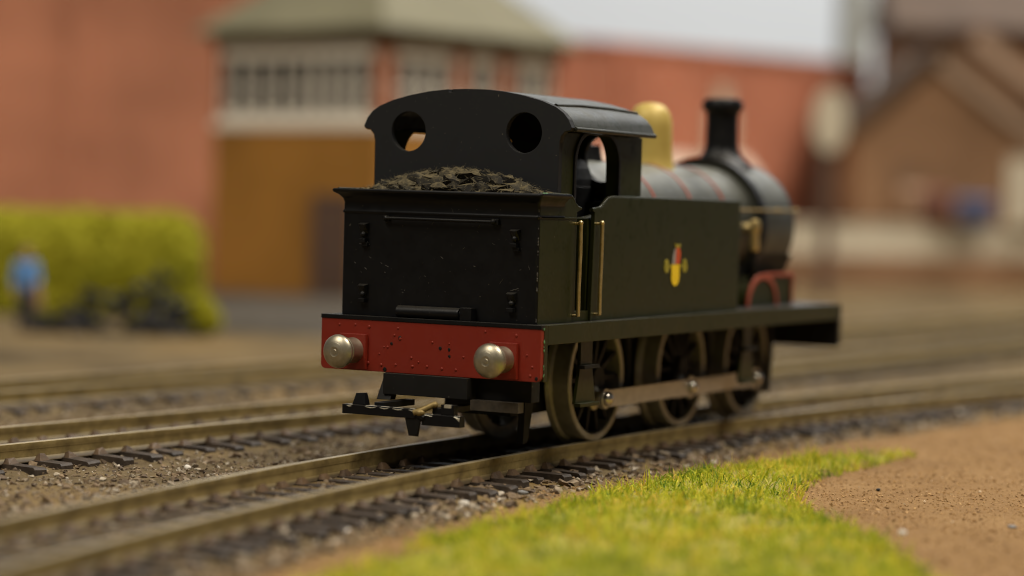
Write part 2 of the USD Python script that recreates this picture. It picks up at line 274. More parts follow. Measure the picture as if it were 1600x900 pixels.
brickmat('red_brick', (0.46, 0.170, 0.093), (0.38, 0.14, 0.078), (0.49, 0.28, 0.185))
brickmat('deep_red_brick', (0.38, 0.125, 0.065), (0.31, 0.10, 0.055), (0.42, 0.22, 0.15))
brickmat('orange_brick', (0.38, 0.175, 0.030), (0.32, 0.145, 0.026), (0.36, 0.19, 0.06))
brickmat('brown_brick', (0.25, 0.135, 0.07), (0.21, 0.115, 0.06), (0.29, 0.19, 0.12))
rough_mat('slate', (0.125, 0.115, 0.07), (0.19, 0.175, 0.11), scale=30.0, rough=0.7)
rough_mat('fascia_brown', (0.11, 0.065, 0.022), (0.15, 0.09, 0.032), scale=80.0, rough=0.6)
rough_mat('cream_paint', (0.86, 0.79, 0.68), (0.90, 0.84, 0.74), scale=40.0, rough=0.6)
rough_mat('pale_board', (0.33, 0.235, 0.165), (0.40, 0.29, 0.21), scale=40.0, rough=0.6)
rough_mat('pale_render', (0.52, 0.46, 0.35), (0.62, 0.56, 0.44), scale=30.0, rough=0.8)
rough_mat('mauve_paint', (0.10, 0.060, 0.045), (0.14, 0.085, 0.062), scale=60.0, rough=0.6)
rough_mat('dark_room', (0.025, 0.02, 0.018), (0.04, 0.032, 0.028), scale=60.0, rough=0.8)
rough_mat('brown_tile', (0.17, 0.10, 0.06), (0.22, 0.135, 0.08), scale=40.0, rough=0.8)
rough_mat('dark_timber', (0.065, 0.042, 0.030), (0.10, 0.066, 0.046), scale=60.0, rough=0.7)
rough_mat('grey_paint', (0.28, 0.29, 0.28), (0.36, 0.37, 0.35), scale=60.0, rough=0.6)
rough_mat('cream_roof', (0.50, 0.38, 0.29), (0.62, 0.49, 0.39), scale=40.0, rough=0.7)
rough_mat('blue_cloth', (0.08, 0.20, 0.45), (0.12, 0.28, 0.58), scale=200.0, rough=0.8)
rough_mat('dark_cloth', (0.03, 0.03, 0.035), (0.05, 0.05, 0.055), scale=200.0, rough=0.8)
rough_mat('skin', (0.45, 0.25, 0.16), (0.52, 0.31, 0.21), scale=200.0, rough=0.6)
rough_mat('hair', (0.05, 0.03, 0.02), (0.09, 0.055, 0.03), scale=400.0, rough=0.7)
rough_mat('navy_paint', (0.03, 0.045, 0.11), (0.045, 0.065, 0.15), scale=100.0, rough=0.5)
rough_mat('maroon_paint', (0.13, 0.045, 0.03), (0.17, 0.06, 0.04), scale=100.0, rough=0.5)
rough_mat('tan_paint', (0.26, 0.15, 0.09), (0.32, 0.19, 0.11), scale=100.0, rough=0.6)
mat('window_glass', {'t': ('transparent_bsdf', {'color': (0.92, 0.93, 0.92)}), 'g': ('glossy_bsdf', {'roughness': 0.03}), 'f': ('fresnel', {'IOR': 1.5}), 'm': ('mix_closure', {})},
    [('f.fac', 'm.fac'), ('t.BSDF', 'm.closure1'), ('g.BSDF', 'm.closure2')], surface='m.closure')

# ------------------------------------------------------------------ setting: ground, sky board
def track1_y(x): return -0.4 - (np.asarray(x, float)-20)**2/1640.0
def track2_y(x): return 56.2 - 0.085*np.asarray(x, float)
def track3_y(x): return 118.4 - 0.10*np.asarray(x, float)
G0 = -4.4
def ground_h(x, y):
    x, y = np.asarray(x, float), np.asarray(y, float)
    e = y - track1_y(x)
    bed = np.clip((e + 24)/6.0, 0, 1); bed = bed*bed*(3-2*bed)
    fill = np.maximum(np.clip((9.5 - np.abs(e - 1.2))/2.0, 0, 1), np.maximum(np.clip((9.5 - np.abs(y - track2_y(x)))/2.0, 0, 1), np.clip((16 - np.abs(y - track3_y(x)))/3.0, 0, 1)))
    fill = np.maximum(fill, (0.45 + 1.1*(fbm2(x, y, 0.3, 17)-0.4))*np.clip((e + 16.5)/3.0, 0, 1)*(e < 15))
    fill = np.maximum(fill, (0.35 + 1.2*(fbm2(x, y, 0.3, 18)-0.4))*np.clip((17 - np.abs(y - track2_y(x)))/3.0, 0, 1))
    h = G0 + 1.05*fill + 0.55*bed + 0.5*(fbm2(x, y, 0.05, 1)-0.5) + 0.45*(fbm2(x, y, 0.35, 2)-0.5) + (1-bed)*1.3*(fbm2(x, y, 0.035, 5)-0.45)
    return h
def spaced(knots):
    out = [knots[0][0]]
    for (a, s), (b, _) in zip(knots[:-1], knots[1:]):
        n = max(1, round((b-a)/s)); out += list(np.linspace(a, b, n+1)[1:])
    return np.array(out)
xs = spaced([(-500, 25), (-170, 1.5), (-70, 0.8), (130, 2.0), (330, 12), (1000, 50), (2300, 0)])
ys = spaced([(-195, 5), (-130, 1.0), (20, 1.4), (140, 12), (700, 50), (1500, 0)])
X, Y = np.meshgrid(xs, ys, indexing='ij')
Z = ground_h(X, Y)
nx, ny = X.shape; idx = np.arange(nx*ny).reshape(nx, ny)
quads = np.stack([idx[:-1, :-1], idx[1:, :-1], idx[1:, 1:], idx[:-1, 1:]], -1).reshape(-1, 4)
tris = np.vstack([quads[:, [0, 1, 2]], quads[:, [0, 2, 3]]])
tag(obj('ground', trimesh.Trimesh(np.c_[X.ravel(), Y.ravel(), Z.ravel()], tris, process=False), 'ground', smooth=True), kind='structure')
tag(obj('baseboard', bx(-499, 2299, -194, 1499, -60, -9), 'fascia_brown'), kind='structure')
a, b = ground_xy(-1500, 2000), ground_xy(3300, 2000)
nrm = np.array([-(b-a)[1], (b-a)[0]]); nrm /= np.linalg.norm(nrm)
back = ext_z(Polygon([a, b, b + nrm*20, a + nrm*20]), -40, 1100)
tag(obj('sky', back, 'sky_board'), kind='structure')

# ------------------------------------------------------------------ railway tracks: rails, sleepers and chairs one by one
RAIL = [(-0.8, -2.7), (0.8, -2.7), (0.75, -2.5), (0.32, -2.05), (0.28, -1.0), (0.46, -0.75), (0.46, -0.08), (0.36, 0.0), (-0.36, 0.0), (-0.46, -0.08), (-0.46, -0.75), (-0.28, -1.0), (-0.32, -2.05), (-0.75, -2.5)]
def track(label, fy, x0, x1, pitch, chairs, step=6.0, seed=0):
    rng = np.random.default_rng(seed)
    t = thing('railway_track', label, 'railway track')
    px = np.arange(x0, x1+step, step); P = np.c_[px, fy(px)]
    T = np.gradient(P, axis=0); T /= np.linalg.norm(T, axis=1)[:, None]; N = np.c_[-T[:, 1], T[:, 0]]
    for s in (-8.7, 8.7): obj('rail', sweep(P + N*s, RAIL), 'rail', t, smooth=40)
    x = x0 + 3
    while x < x1 - 2:
        y = float(fy(x)); sl = (float(fy(x+1)) - float(fy(x-1)))/2; L = math.hypot(1, sl); tx = np.array([1/L, sl/L]); nn = np.array([-tx[1], tx[0]])
        w, h = 1.35 + rng.uniform(-0.2, 0.2), 15.3 + rng.uniform(-0.9, 0.9); sk = rng.uniform(-0.05, 0.05); zt, rl = rng.uniform(-0.3, 0.05), rng.uniform(-0.25, 0.25)
        def P2(a_, b_): return np.array([x, y]) + tx*(a_ + sk*b_) + nn*b_
        lo = [(*P2(a_, b_), -4.9) for a_, b_ in ((-w, -h), (w, -h), (w, h), (-w, h))]
        hi = [(*P2(a_*0.84, b_*f_), -2.55 + dz_ + zt*(abs(b_) > 12) + rl*a_/4*(abs(b_) > 12)) for a_, b_ in ((-w, -h), (w, -h), (w, h), (-w, h)) for f_, dz_ in ((0.975, 0), (0.995, -0.3))] + [(*P2(a_*0.84, b_), -2.55) for a_ in (-w, w) for b_ in (-10.5, 10.5)]
        m = hull(lo + hi); m = m
        sp = obj('sleeper', m, 'sleeper', t)
        if chairs(x):
            for s in (-8.7, 8.7):
                c = []
                for side in (-1, 1):
                    o = s + side*1.45
                    q = []
                    for a_, b_, zz in ((-1.0, -0.55, -2.54), (1.0, -0.55, -2.54), (1.0, 0.55, -2.54), (-1.0, 0.55, -2.54)):
                        q.append((*P2(a_, o + b_), zz))
                    inner = -side*0.35
                    for a_ in (-0.45 + rng.uniform(-0.2, 0.2), 0.5 + rng.uniform(-0.2, 0.2)):
                        q.append((*P2(a_, o + inner - 0.3), -1.75 + rng.uniform(-0.2, 0.25))); q.append((*P2(a_, o + inner + 0.3), -1.85))
                    c.append(hull(q))
                obj('rail_chair', c, 'rail_chair', sp)
        x += pitch*rng.uniform(0.97, 1.03)
track('curving track in the foreground that the tank engine stands on', track1_y, -175, 330, 5.4, lambda x: x < 190, seed=1)
track('middle track with dark sleepers, just left of the tank engine', track2_y, -110, 620, 6.0, lambda x: x < 110, step=40, seed=2)
track('blurred far track between the middle track and the coal heap', track3_y, -60, 640, 6.6, lambda x: False, step=40, seed=3)

# ------------------------------------------------------------------ the brick walls, signal box, station, bank and hut behind
def wall_between(u0, d0, u1, d1, z0, z1, thick, name, label, mat_, cap):
    a, b = ground_xy(u0, d0), ground_xy(u1, d1)
    L = np.linalg.norm(b-a); rz = math.degrees(math.atan2(*(b-a)[::-1]))
    t = thing(name, label, 'wall', (a[0], a[1], z0), rz)
    obj('wall', bx(0, L, 0, thick, 0, z1-z0), mat_, t)
    obj('coping', bx(-1, L+1, -1.2, thick+1.2, z1-z0+0.01, z1-z0+2.6), cap, t)
    n = int(L//70)
    for i in range(1, n+1): obj('pier', bx(i*70-4, i*70+4, -1.6, -0.02, 0, z1-z0-0.02), mat_, t)
    return t
wall_between(-160, 985, 408, 1015, -5, 120, 8, 'brick_wall', 'tall pale red brick wall behind the green hedge, left of the signal box', 'red_brick', 'red_brick')
wall_between(440, 1060, 1345, 1330, -5, 110.5, 8, 'brick_wall', 'red brick wall running behind the engine chimney, below the white sky', 'deep_red_brick', 'deep_red_brick')

def signal_box():
    c = ground_xy(588, 868)
    view = math.degrees(YAW)
    t = thing('signal_box', 'orange brick signal box with white windowed upper floor and hipped slate roof', 'signal box', (c[0], c[1], G0), view)
    # local frame: +x away from the camera, +y to the left; walls run back at 42 and 48 degrees from the near corner
    A = math.radians(90-40); Bq = math.radians(-(90-49))
    e1 = np.array([math.cos(A), math.sin(A)]); e2 = np.array([math.cos(Bq), math.sin(Bq)])   # e1: left face, e2: right face
    W1, W2 = 86.0, 98.0
    def P(a_, b_): return e1*a_ + e2*b_
    def slab(a0, a1, b0, b1, z0, z1): return ext_z(Polygon([P(a0, b0), P(a1, b0), P(a1, b1), P(a0, b1)]), z0, z1)
    obj('brick_base', slab(0, W1, 0, W2, 0, 63), 'orange_brick', t)
    obj('floor_band', slab(-0.6, W1+0.6, -0.6, W2+0.6, 63.01, 66.0), 'cream_paint', t)
    obj('inner_room', slab(14, W1-14, 14, W2-14, 66.01, 93.4), 'dark_room', t)
    obj('fascia', slab(-1.2, W1+1.2, -1.2, W2+1.2, 93.5, 98), 'fascia_brown', t)
    # corner and intermediate brick piers
    for a0, a1, b0, b1 in ((0, 4, 0, 7), (W1-3, W1, 0, 3), (0, 3, 38, 46), (0, 3, 62, 72), (0, 3, W2-4, W2), (W1-4, W1, W2-4, W2)):
        obj('brick_pier', slab(a0, a1, b0, b1, 66.01, 93.48), 'red_brick', t)
    def window(face, s0, s1, panes):
        z0, z1 = 66.02, 93.47
        def S(p0, p1, d0, d1, za, zb): return slab(p0, p1, d0, d1, za, zb) if face == 1 else slab(d0, d1, p0, p1, za, zb)
        fr = [S(s0, s1, 0.2, 1.8, z0, z0+3.5), S(s0, s1, 0.2, 1.8, z1-5.0, z1)]
        n = panes + 1
        for i in range(n):
            p = s0 + (s1-s0)*i/(n-1); p0, p1 = max(s0, p-0.85), min(s1, p+0.85)
            fr.append(S(p0, p1, 0.25, 1.75, z0+3.5, z1-5.0))
        fr.append(S(s0, s1, 0.3, 1.7, z0+11.2, z0+12.6))
        w = obj('window', fr, 'cream_paint', t)
        for i in range(panes):
            p0 = s0 + (s1-s0)*i/panes + 0.9; p1 = s0 + (s1-s0)*(i+1)/panes - 0.9
            obj('pane', S(p0, p1, 0.9, 1.1, z0+3.55, z1-5.05), 'window_glass', w)
    window(1, 4.1, 40, 5); window(1, 40.2, W1-3.1, 4)
    window(2, 7.1, 37.9, 4); window(2, 46.1, 61.9, 2); window(2, 72.1, W2-4.1, 3)
    # roof: hipped, overhanging
    o = 6.5; z0, z1 = 98.02, 142.0
    base = [P(-o, -o), P(W1+o, -o), P(W1+o, W2+o), P(-o, W2+o)]
    V = [(*q, z0) for q in base] + [(*q, z0+1.2) for q in base] + [(*P(W1/2, W1/2), z1), (*P(W1/2, W2-W1/2+4), z1)]
    obj('roof', hull(V), 'slate', t)
    d = obj('door', ext_z(Polygon([P(14, -1.0), P(31, -1.0), P(31, -0.02), P(14, -0.02)]), 1, 37), 'mauve_paint', t)
    obj('door_frame', [slab(12.6, 13.98, -1.3, -0.03, 0.5, 39), slab(31.02, 32.4, -1.3, -0.03, 0.5, 39), slab(14, 31, -1.3, -0.03, 37.02, 39)], 'mauve_paint', d)
signal_box()

def station():
    c = ground_xy(1462, 1180)
    t = thing('station_building', 'brown brick station building with steep gable and pale barge boards at right', 'building', (c[0], c[1], 27.8), math.degrees(YAW))
    # local: +x away, +y left; gable faces the camera
    zc = 85.0
    gable = Polygon([(41, 0), (41, 46), (3, 81), (-58, 36), (-58, 0)])
    obj('wall', ext_x(gable, 0, 70), 'brown_brick', t)
    def rake(p, q, w, x0, x1):
        p, q = np.array(p, float), np.array(q, float); d = (q-p)/np.linalg.norm(q-p); n = np.array([-d[1], d[0]])
        if n[1] < 0: n = -n
        return ext_x(Polygon([p, q, q + n*w, p + n*w]), x0, x1)
    obj('barge_board', rake((3, 75.5), (-56, 32), 7, -5, -0.1), 'pale_board', t)
    obj('barge_board', rake((44, 42), (3.2, 79.5), 6, -5, -0.1), 'dark_timber', t, label='dark barge board on the left slope of the gable')
    obj('roof_slope', rake((3, 82.6), (-66, 31.5), 3.5, -6, 70), 'brown_tile', t)
    obj('roof_slope', rake((50, 41), (3.2, 84), 3.5, -6, 70), 'dark_timber', t)
    w = obj('main_block', bx(72, 140, -120, 12, 0, 100), 'brown_brick', t)
    obj('main_roof', ext_y(Polygon([(66, 100.2), (146, 100.2), (106, 140)]), -124, 16), 'dark_timber', t)
    obj('gutter', bx(62, 65.9, -124, 16, 96.5, 100), 'dark_timber', t)
    obj('pilaster', bx(-3, -0.05, -46, -33, 0, 33), 'pale_render', t)
    p = obj('upper_gable', ext_x(Polygon([(-20, 60), (-64, 60), (-64, 66), (-20, 98)]), 20.0, 71.9), 'brown_brick', t)
    obj('barge_board', rake((-16, 88), (-66, 52), 7, 15, 19.8), 'pale_board', p)
    f = obj('window', [bx(-0.8, -0.03, 10, 22, 10, 11.2), bx(-0.8, -0.03, 10, 22, 26.8, 28), bx(-0.8, -0.03, 10, 11.2, 11.2, 26.8), bx(-0.8, -0.03, 20.8, 22, 11.2, 26.8)], 'brown_tile', t)
    obj('pane', bx(-0.5, -0.04, 11.25, 20.75, 11.25, 26.75), 'brown_tile', f)
station()

def loading_bank():
    a, b = ground_xy(1205, 1130), ground_xy(1760, 1205)
    L = np.linalg.norm(b-a); rz = math.degrees(math.atan2(*(b-a)[::-1]))
    t = thing('station_platform', 'station platform with pale rendered upper face and brown brick footing', 'platform', (a[0], a[1], G0), rz)
    obj('brick_footing', bx(-60, L, 0, 14, 0, 16.4), 'brown_brick', t)
    obj('rendered_face', bx(-60, L, 2, 230, 16.45, 31.0), 'pale_render', t)
    obj('edge_coping', bx(-60.5, L, 0.9, 16, 31.02, 32.0), 'pale_render', t)
    return t
loading_bank()
def trunk(u, d, w, dep, h, m, label, cat_='crate', z=27.7):
    c = ground_xy(u, d)
    t = thing('luggage_trunk', label, cat_, (c[0], c[1], z), math.degrees(YAW) + random.Random(u).uniform(-15, 15))
    body = ext_z(Polygon([(-dep/2, -w/2), (dep/2, -w/2), (dep/2, w/2), (-dep/2, w/2)]).buffer(-0.5).buffer(0.5), 0, h*0.72)
    obj('body', body, m, t)
    obj('lid', ext_y(Polygon([(-dep/2-0.3, h*0.72+0.05)] + [(dep/2*math.cos(q), h*0.78 + h*0.22*math.sin(q)) for q in np.linspace(math.pi, 0, 9)] + [(dep/2+0.3, h*0.72+0.05)]), -w/2-0.3, w/2+0.3), m, t)
    for s in (-1, 1): obj('strap', bx(-dep/2-0.5, -dep/2-0.02, s*w*0.28-0.7, s*w*0.28+0.7, 0.2, h*0.72), 'dark_timber', t)
trunk(1519, 1160, 17, 10, 13.5, 'navy_paint', 'dark blue trunk on the platform in front of the brown station')
trunk(1461, 1165, 12, 9, 17, 'maroon_paint', 'dull red trunk on the platform, left of the dark blue one')
trunk(1420, 1168, 11, 8, 18, 'tan_paint', 'tan trunk on the platform, left of the dull red one')

def cream_hut():
    c = ground_xy(1060, 1040)
    t = thing('hut', 'small cream roofed hut with chimney in front of the red wall, behind the engine', 'hut', (c[0], c[1], G0), math.degrees(YAW))
    y0, y1 = 42, -38
    obj('wall', bx(0, 40, y1+4, y0-4, 0, 44), 'pale_render', t)
    obj('roof', hull([(-5, y0, 44.02), (-5, y1, 44.02), (45, y0, 44.02), (45, y1, 44.02), (20, y0-5, 60), (20, y1+9, 60)]), 'cream_roof', t)
    ch = obj('chimney', bx(14, 24, -23.5, -12.5, 58, 80), 'pale_render', t)
    obj('chimney_pot', lathe([(0, 80.02), (3.2, 80.02), (3.0, 88), (3.6, 88.5), (3.6, 90), (0, 90)], 20, at=(19, -18, 0)), 'pale_render', ch)
    f = obj('door', bx(-0.8, -0.02, 0, 11, 0, 30), 'mauve_paint', t)
    obj('window', bx(-0.8, -0.02, 18, 30, 16, 30), 'dark_room', t)
cream_hut()

def sign_post():
    c = ground_xy(1288, 1010)
    t = thing('oval_sign', 'pale oval sign on a dark post left of the brown station', 'sign', (c[0], c[1], G0), math.degrees(YAW))
    obj('post', lathe([(0, 0), (2.6, 0), (2.2, 60), (0, 60)], 16), 'mauve_paint', t)
    e = Polygon([(6.2*math.cos(q), 75 + 12.5*math.sin(q)) for q in np.linspace(0, 2*math.pi, 40)[:-1]])
    obj('sign_plate', ext_x(e, -2.0, -0.6), 'pale_render', t)
    obj('sign_rim', ext_x(e.buffer(0.8).difference(e.buffer(0.05)), -2.2, -0.4), 'pale_render', t)
    obj('bracket', bx(-0.58, 1.5, -1.2, 1.2, 60.02, 84), 'dark_timber', t)
sign_post()
def stack():
    c = ground_xy(1322, 1500)
    t = thing('chimney_stack', 'pale grey factory chimney against the white sky beside the station roof', 'chimney', (c[0], c[1], G0), 0)
    obj('shaft', lathe([(0, 0), (11.5, 0), (9.5, 240), (0, 240)], 28), 'grey_paint', t, smooth=40)
    obj('cap', lathe([(9, 240.02), (11, 240.02), (11, 248), (9, 248), (9, 240.02)], 28), 'grey_paint', t, smooth=40)
    c = ground_xy(1312, 1250)
    t = thing('lean_to', 'dark lean to shed between the red wall and the brown station', 'shed', (c[0], c[1], G0), math.degrees(YAW))
    obj('wall', ext_x(Polygon([(-12, 0), (12, 0), (12, 82), (-12, 98)]), 0, 40), 'dark_timber', t)
    obj('roof', ext_x(Polygon([(14, 81.5), (-14, 99.6), (-14, 102), (14, 84)]), -3, 43), 'dark_timber', t)
stack()

# ------------------------------------------------------------------ hedge, coal heap, dark ground, tuft and the walking man on the left
def leaf_cloud(rng, pts, nrm, size):
    n = len(pts); a = rng.normal(size=(n, 3)); a -= (a*nrm).sum(1)[:, None]*nrm*0.6; a /= np.linalg.norm(a, axis=1)[:, None]
    b = np.cross(a, rng.normal(size=(n, 3))); b /= np.linalg.norm(b, axis=1)[:, None]
    s = size*rng.uniform(0.6, 1.3, (n, 1))
    V = np.stack([pts - a*s, pts + b*s*0.5, pts + a*s, pts - b*s*0.5], 1).reshape(-1, 3)
    k = np.arange(n)*4; F_ = np.vstack([np.c_[k, k+1, k+2], np.c_[k, k+2, k+3]])
    return trimesh.Trimesh(V, F_, process=False)
def hedge():
    rng = np.random.default_rng(5); c = ground_xy(130, 745)
    t = thing('hedge', 'bright yellow green hedge in front of the pale red brick wall', 'hedge', (c[0], c[1], G0), math.degrees(YAW))
    core = trimesh.creation.box([30, 102, 38]); core = core.subdivide_to_size(4.0)
    p = core.vertices.copy(); q = np.clip(p, [-4, -40, -8], [4, 40, 8]); d = p - q; k = np.linalg.norm(d, axis=1)[:, None]; n_ = d/np.maximum(k, 1e-6)
    bump = 4.5*(meshkit.fbm(p*0.07 + 9, 4, 3)-0.5)[:, None]
    core.vertices = q + n_*(11.0 + bump) + [0, 15, 12.8]
    pts, fi = trimesh.sample.sample_surface(core, 16000, seed=3); nr = [core.face_normals[fi]]; pts = [pts + core.face_normals[fi]*rng.uniform(-0.5, 0.7, (len(pts), 1))]
    obj('branches', core, 'hedge_core', t)
    tag(obj('leaves', leaf_cloud(rng, np.vstack(pts), np.vstack(nr), 1.5), 'hedge_leaf', t, tone=np.repeat(rng.random(sum(map(len, pts))), 4)), kind='stuff')
    c = ground_xy(312, 652)
    t = thing('bush', 'small green bush at the right foot of the coal heap', 'bush', (c[0], c[1], G0), 0)
    lob = [((0, 0, 4), 4.5), ((2, 3, 3), 3.6), ((-1, -3, 5), 3.8), ((1, 0, 8), 3.2)]
    obj('branches', [sphere(cc, r*0.85, sub=2) for cc, r in lob], 'hedge_core', t)
    pts, nr = [], []
    for cc, r in lob:
        d = rng.normal(size=(500, 3)); d /= np.linalg.norm(d, axis=1)[:, None]; pts.append(np.array(cc) + d*r*rng.uniform(0.85, 1.1, (500, 1))); nr.append(d)
    tag(obj('leaves', leaf_cloud(rng, np.vstack(pts), np.vstack(nr), 1.1), 'hedge_leaf', t, tone=np.repeat(rng.random(sum(map(len, pts))), 4)), kind='stuff')
hedge()
def heap():
    rng = np.random.default_rng(9); c = ground_xy(170, 648)
    t = thing('coal_heap', 'heap of black coal in front of the hedge, right of the man in blue', 'coal heap', (c[0], c[1], G0), math.degrees(YAW))
    def lump(y, x, z, r):
        v, f = rock(rng, r, 0.85); return trimesh.Trimesh(v + [x, y, z], f, process=False)
    lumps = []
    prof = [(17, 4, 7), (11, 8, 8), (4, 11, 8), (-3, 11, 7), (-9, 13, 7), (-14, 17, 6), (-18, 9, 6)]
    for y, h, w in prof:
        for k in range(26):
            z = rng.uniform(0, 1)**1.4*h; q = 1 - z/(h+2)
            lumps.append(lump(y + rng.uniform(-4, 4), rng.uniform(-1, 1)*w*q, z, rng.uniform(1.3, 2.6)))
    for m in lumps: obj('coal_lump', m, 'coal_far', t)
heap()
c0, c1 = ground_xy(300, 860), ground_xy(640, 800)
rng = np.random.default_rng(21)
strip = []
poly = Polygon([ground_xy(285, 690), ground_xy(330, 880), ground_xy(600, 860), ground_xy(660, 720), ground_xy(480, 668)]).buffer(12)
gx, gy = np.meshgrid(np.arange(150, 520, 5.0), np.arange(120, 420, 5.0), indexing='ij')
ins = contains_xy(poly, gx.ravel(), gy.ravel()).reshape(gx.shape)
gz = np.where(ins, G0 + 1.2 + 2.5*fbm2(gx, gy, 0.06, 8), G0 - 3)
id2 = np.arange(gx.size).reshape(gx.shape); qd = np.stack([id2[:-1, :-1], id2[1:, :-1], id2[1:, 1:], id2[:-1, 1:]], -1).reshape(-1, 4)
keep = ins.ravel()[qd].any(1); qd = qd[keep]
tag(obj('ash_ground', trimesh.Trimesh(np.c_[gx.ravel(), gy.ravel(), gz.ravel()], np.vstack([qd[:, [0, 1, 2]], qd[:, [0, 2, 3]]]), process=True), 'ash', smooth=True), kind='structure')  # darker, slightly raised ground patch at the foot of the signal box

def capsule_chain(pairs):
    out = m3.Manifold()
    for (p, rp), (q, rq) in pairs:
        a = m3.Manifold.sphere(rp, 16).translate(p); b = m3.Manifold.sphere(rq, 16).translate(q)
        out = out + m3.Manifold.batch_hull([a, b])
    return out
def smoothed(man, length, it=8):
    q = man.refine_to_length(length).to_mesh(); m = trimesh.Trimesh(q.vert_properties[:, :3], q.tri_verts)
    trimesh.smoothing.filter_taubin(m, iterations=it); return m
def man_in_blue():
    c = ground_xy(40, 640)
    t = thing('person', 'man in a blue shirt and dark trousers standing in front of the hedge', 'person', (c[0], c[1], -3.9), math.degrees(YAW)+200)
    # faces local +x, 23 mm tall; one hand forward holding his jacket
    J = dict(head=(0.3, 0, 21.4), chin=(0.6, 0, 20.2), neck=(0, 0, 19.3), chest=(0, 0, 16.6), belly=(0.1, 0, 13.8), hip=(0, 0, 12.0))
    body = [((J['head'], 1.35), (J['chin'], 0.9)), ((J['chin'], 0.75), (J['neck'], 0.7)), ((J['neck'], 0.75), (J['chest'], 1.3)), ((J['chest'], 1.6), (J['hip'], 1.5))]
    arms = []
    for s, el, wr in ((1, (0.2, 3.0, 14.6), (1.9, 2.6, 12.9)), (-1, (-0.2, -3.0, 14.5), (0.9, -3.0, 11.6))):
        sh = (0, s*2.2, 18.2); body += [((sh, 0.85), (el, 0.68)), ((el, 0.62), (wr, 0.42)), ((sh, 0.85), (J['chest'], 1.4))]; arms.append((np.array(sh), np.array(el), np.array(wr), s))
    for _, el, wr, s in arms:
        d = (wr-el)/np.linalg.norm(wr-el); palm = wr + d*0.75; body.append(((tuple(wr), 0.4), (tuple(palm), 0.42)))
        side = np.cross(d, [0, s, 0.2]); side /= np.linalg.norm(side)
        for k, L in enumerate((0.75, 0.85, 0.8, 0.62)):
            r0 = palm + side*(k-1.5)*0.24 + d*0.2; k1 = r0 + d*L*0.6; k2 = k1 + (d*0.5 - np.array([0, s*0.5, 0]))*L*0.5
            body += [((tuple(r0), 0.13), (tuple(k1), 0.12)), ((tuple(k1), 0.12), (tuple(k2), 0.10))]
        th = wr + d*0.3 + side*0.35; body.append(((tuple(th), 0.14), (tuple(th + side*0.35 + d*0.35), 0.11)))
    legs = []
    for s in (1, -1):
        h, k, an, toe = (0, s*0.95, 11.8), (0.25, s*1.05, 6.3), (-0.1, s*1.1, 0.9), (1.9, s*1.3, 0.45)
        body += [((h, 1.35), (k, 0.9)), ((k, 0.85), (an, 0.5)), ((an, 0.55), (toe, 0.4))]; legs.append((h, k, an, toe))
    man = capsule_chain(body) + m3.Manifold.sphere(0.24, 10).translate((1.55, 0, 21.0))
    for s in (1, -1): man = man + m3.Manifold.sphere(0.3, 10).scale((0.6, 0.5, 1)).translate((0.2, s*1.32, 21.2))
    obj('body', smoothed(man, 0.35, 4), 'skin', t, smooth=True)
    shirt = [((J['neck'], 0.72), (J['chest'], 1.5)), ((J['chest'], 1.85), (J['hip'], 1.75))]
    for sh, el, wr, s in arms: shirt += [((tuple(sh), 1.08), (tuple(el), 0.9)), ((tuple(sh), 1.05), (J['chest'], 1.6)), ((tuple(el), 0.88), (tuple(el + (wr-el)*0.55), 0.75))]
    obj('shirt', smoothed(capsule_chain(shirt), 0.4), 'blue_cloth', t, smooth=True)
    tr = [((J['hip'], 1.72), ((0, 0, 11.5), 1.6))]
    for h, k, an, toe in legs: tr += [((h, 1.5), (k, 1.08)), ((k, 1.05), ((an[0], an[1], 1.6), 0.85))]
    obj('trousers', smoothed(capsule_chain(tr), 0.4), 'dark_cloth', t, smooth=True)
    for h, k, an, toe in legs: obj('shoe', smoothed(capsule_chain([((an[0], an[1], 0.75), 0.68), (toe, 0.55)][0:0] + [(((an[0], an[1], 0.7), 0.66), (toe, 0.52))]), 0.3, 3), 'dark_timber', t, smooth=True)
    hair = m3.Manifold.sphere(1.5, 24).translate((0.15, 0, 21.6)) - m3.Manifold.cube((3, 4, 2.6)).translate((0.75, -2, 19.3)) - m3.Manifold.cube((4, 4, 1.6)).translate((-2, -2, 19.4))
    obj('hair', smoothed(hair, 0.4, 3), 'hair', t, smooth=True)
    jk = arms[0][2] + np.array([0.4, 0, 0])
    tag(obj('jacket', smoothed(capsule_chain([((tuple(jk + [0, 0, -0.4]), 0.7), (tuple(jk + [0.5, 0.2, -5.0]), 1.1)), ((tuple(jk + [0.3, 0.4, -0.6]), 0.6), (tuple(jk + [-0.3, 0.5, -3.8]), 0.9))]), 0.4), 'tan_paint', t, smooth=True))
man_in_blue()

# ------------------------------------------------------------------ the model tank engine
eng = thing('tank_engine', 'black and dark green model tank engine with red buffer beam and brass dome', 'model locomotive')
HW = 17.5
fp = ext_z(sbox(0.02, -HW, 113, HW), 17.9, 18.55)
obj('footplate', [fp], 'black_paint', eng)
for s in (-1, 1):
    obj('valance', bx(1.6, 112.0, *sorted((s*(HW-0.9), s*(HW+0.02))), 15.9, 18.58), 'green_paint', eng)
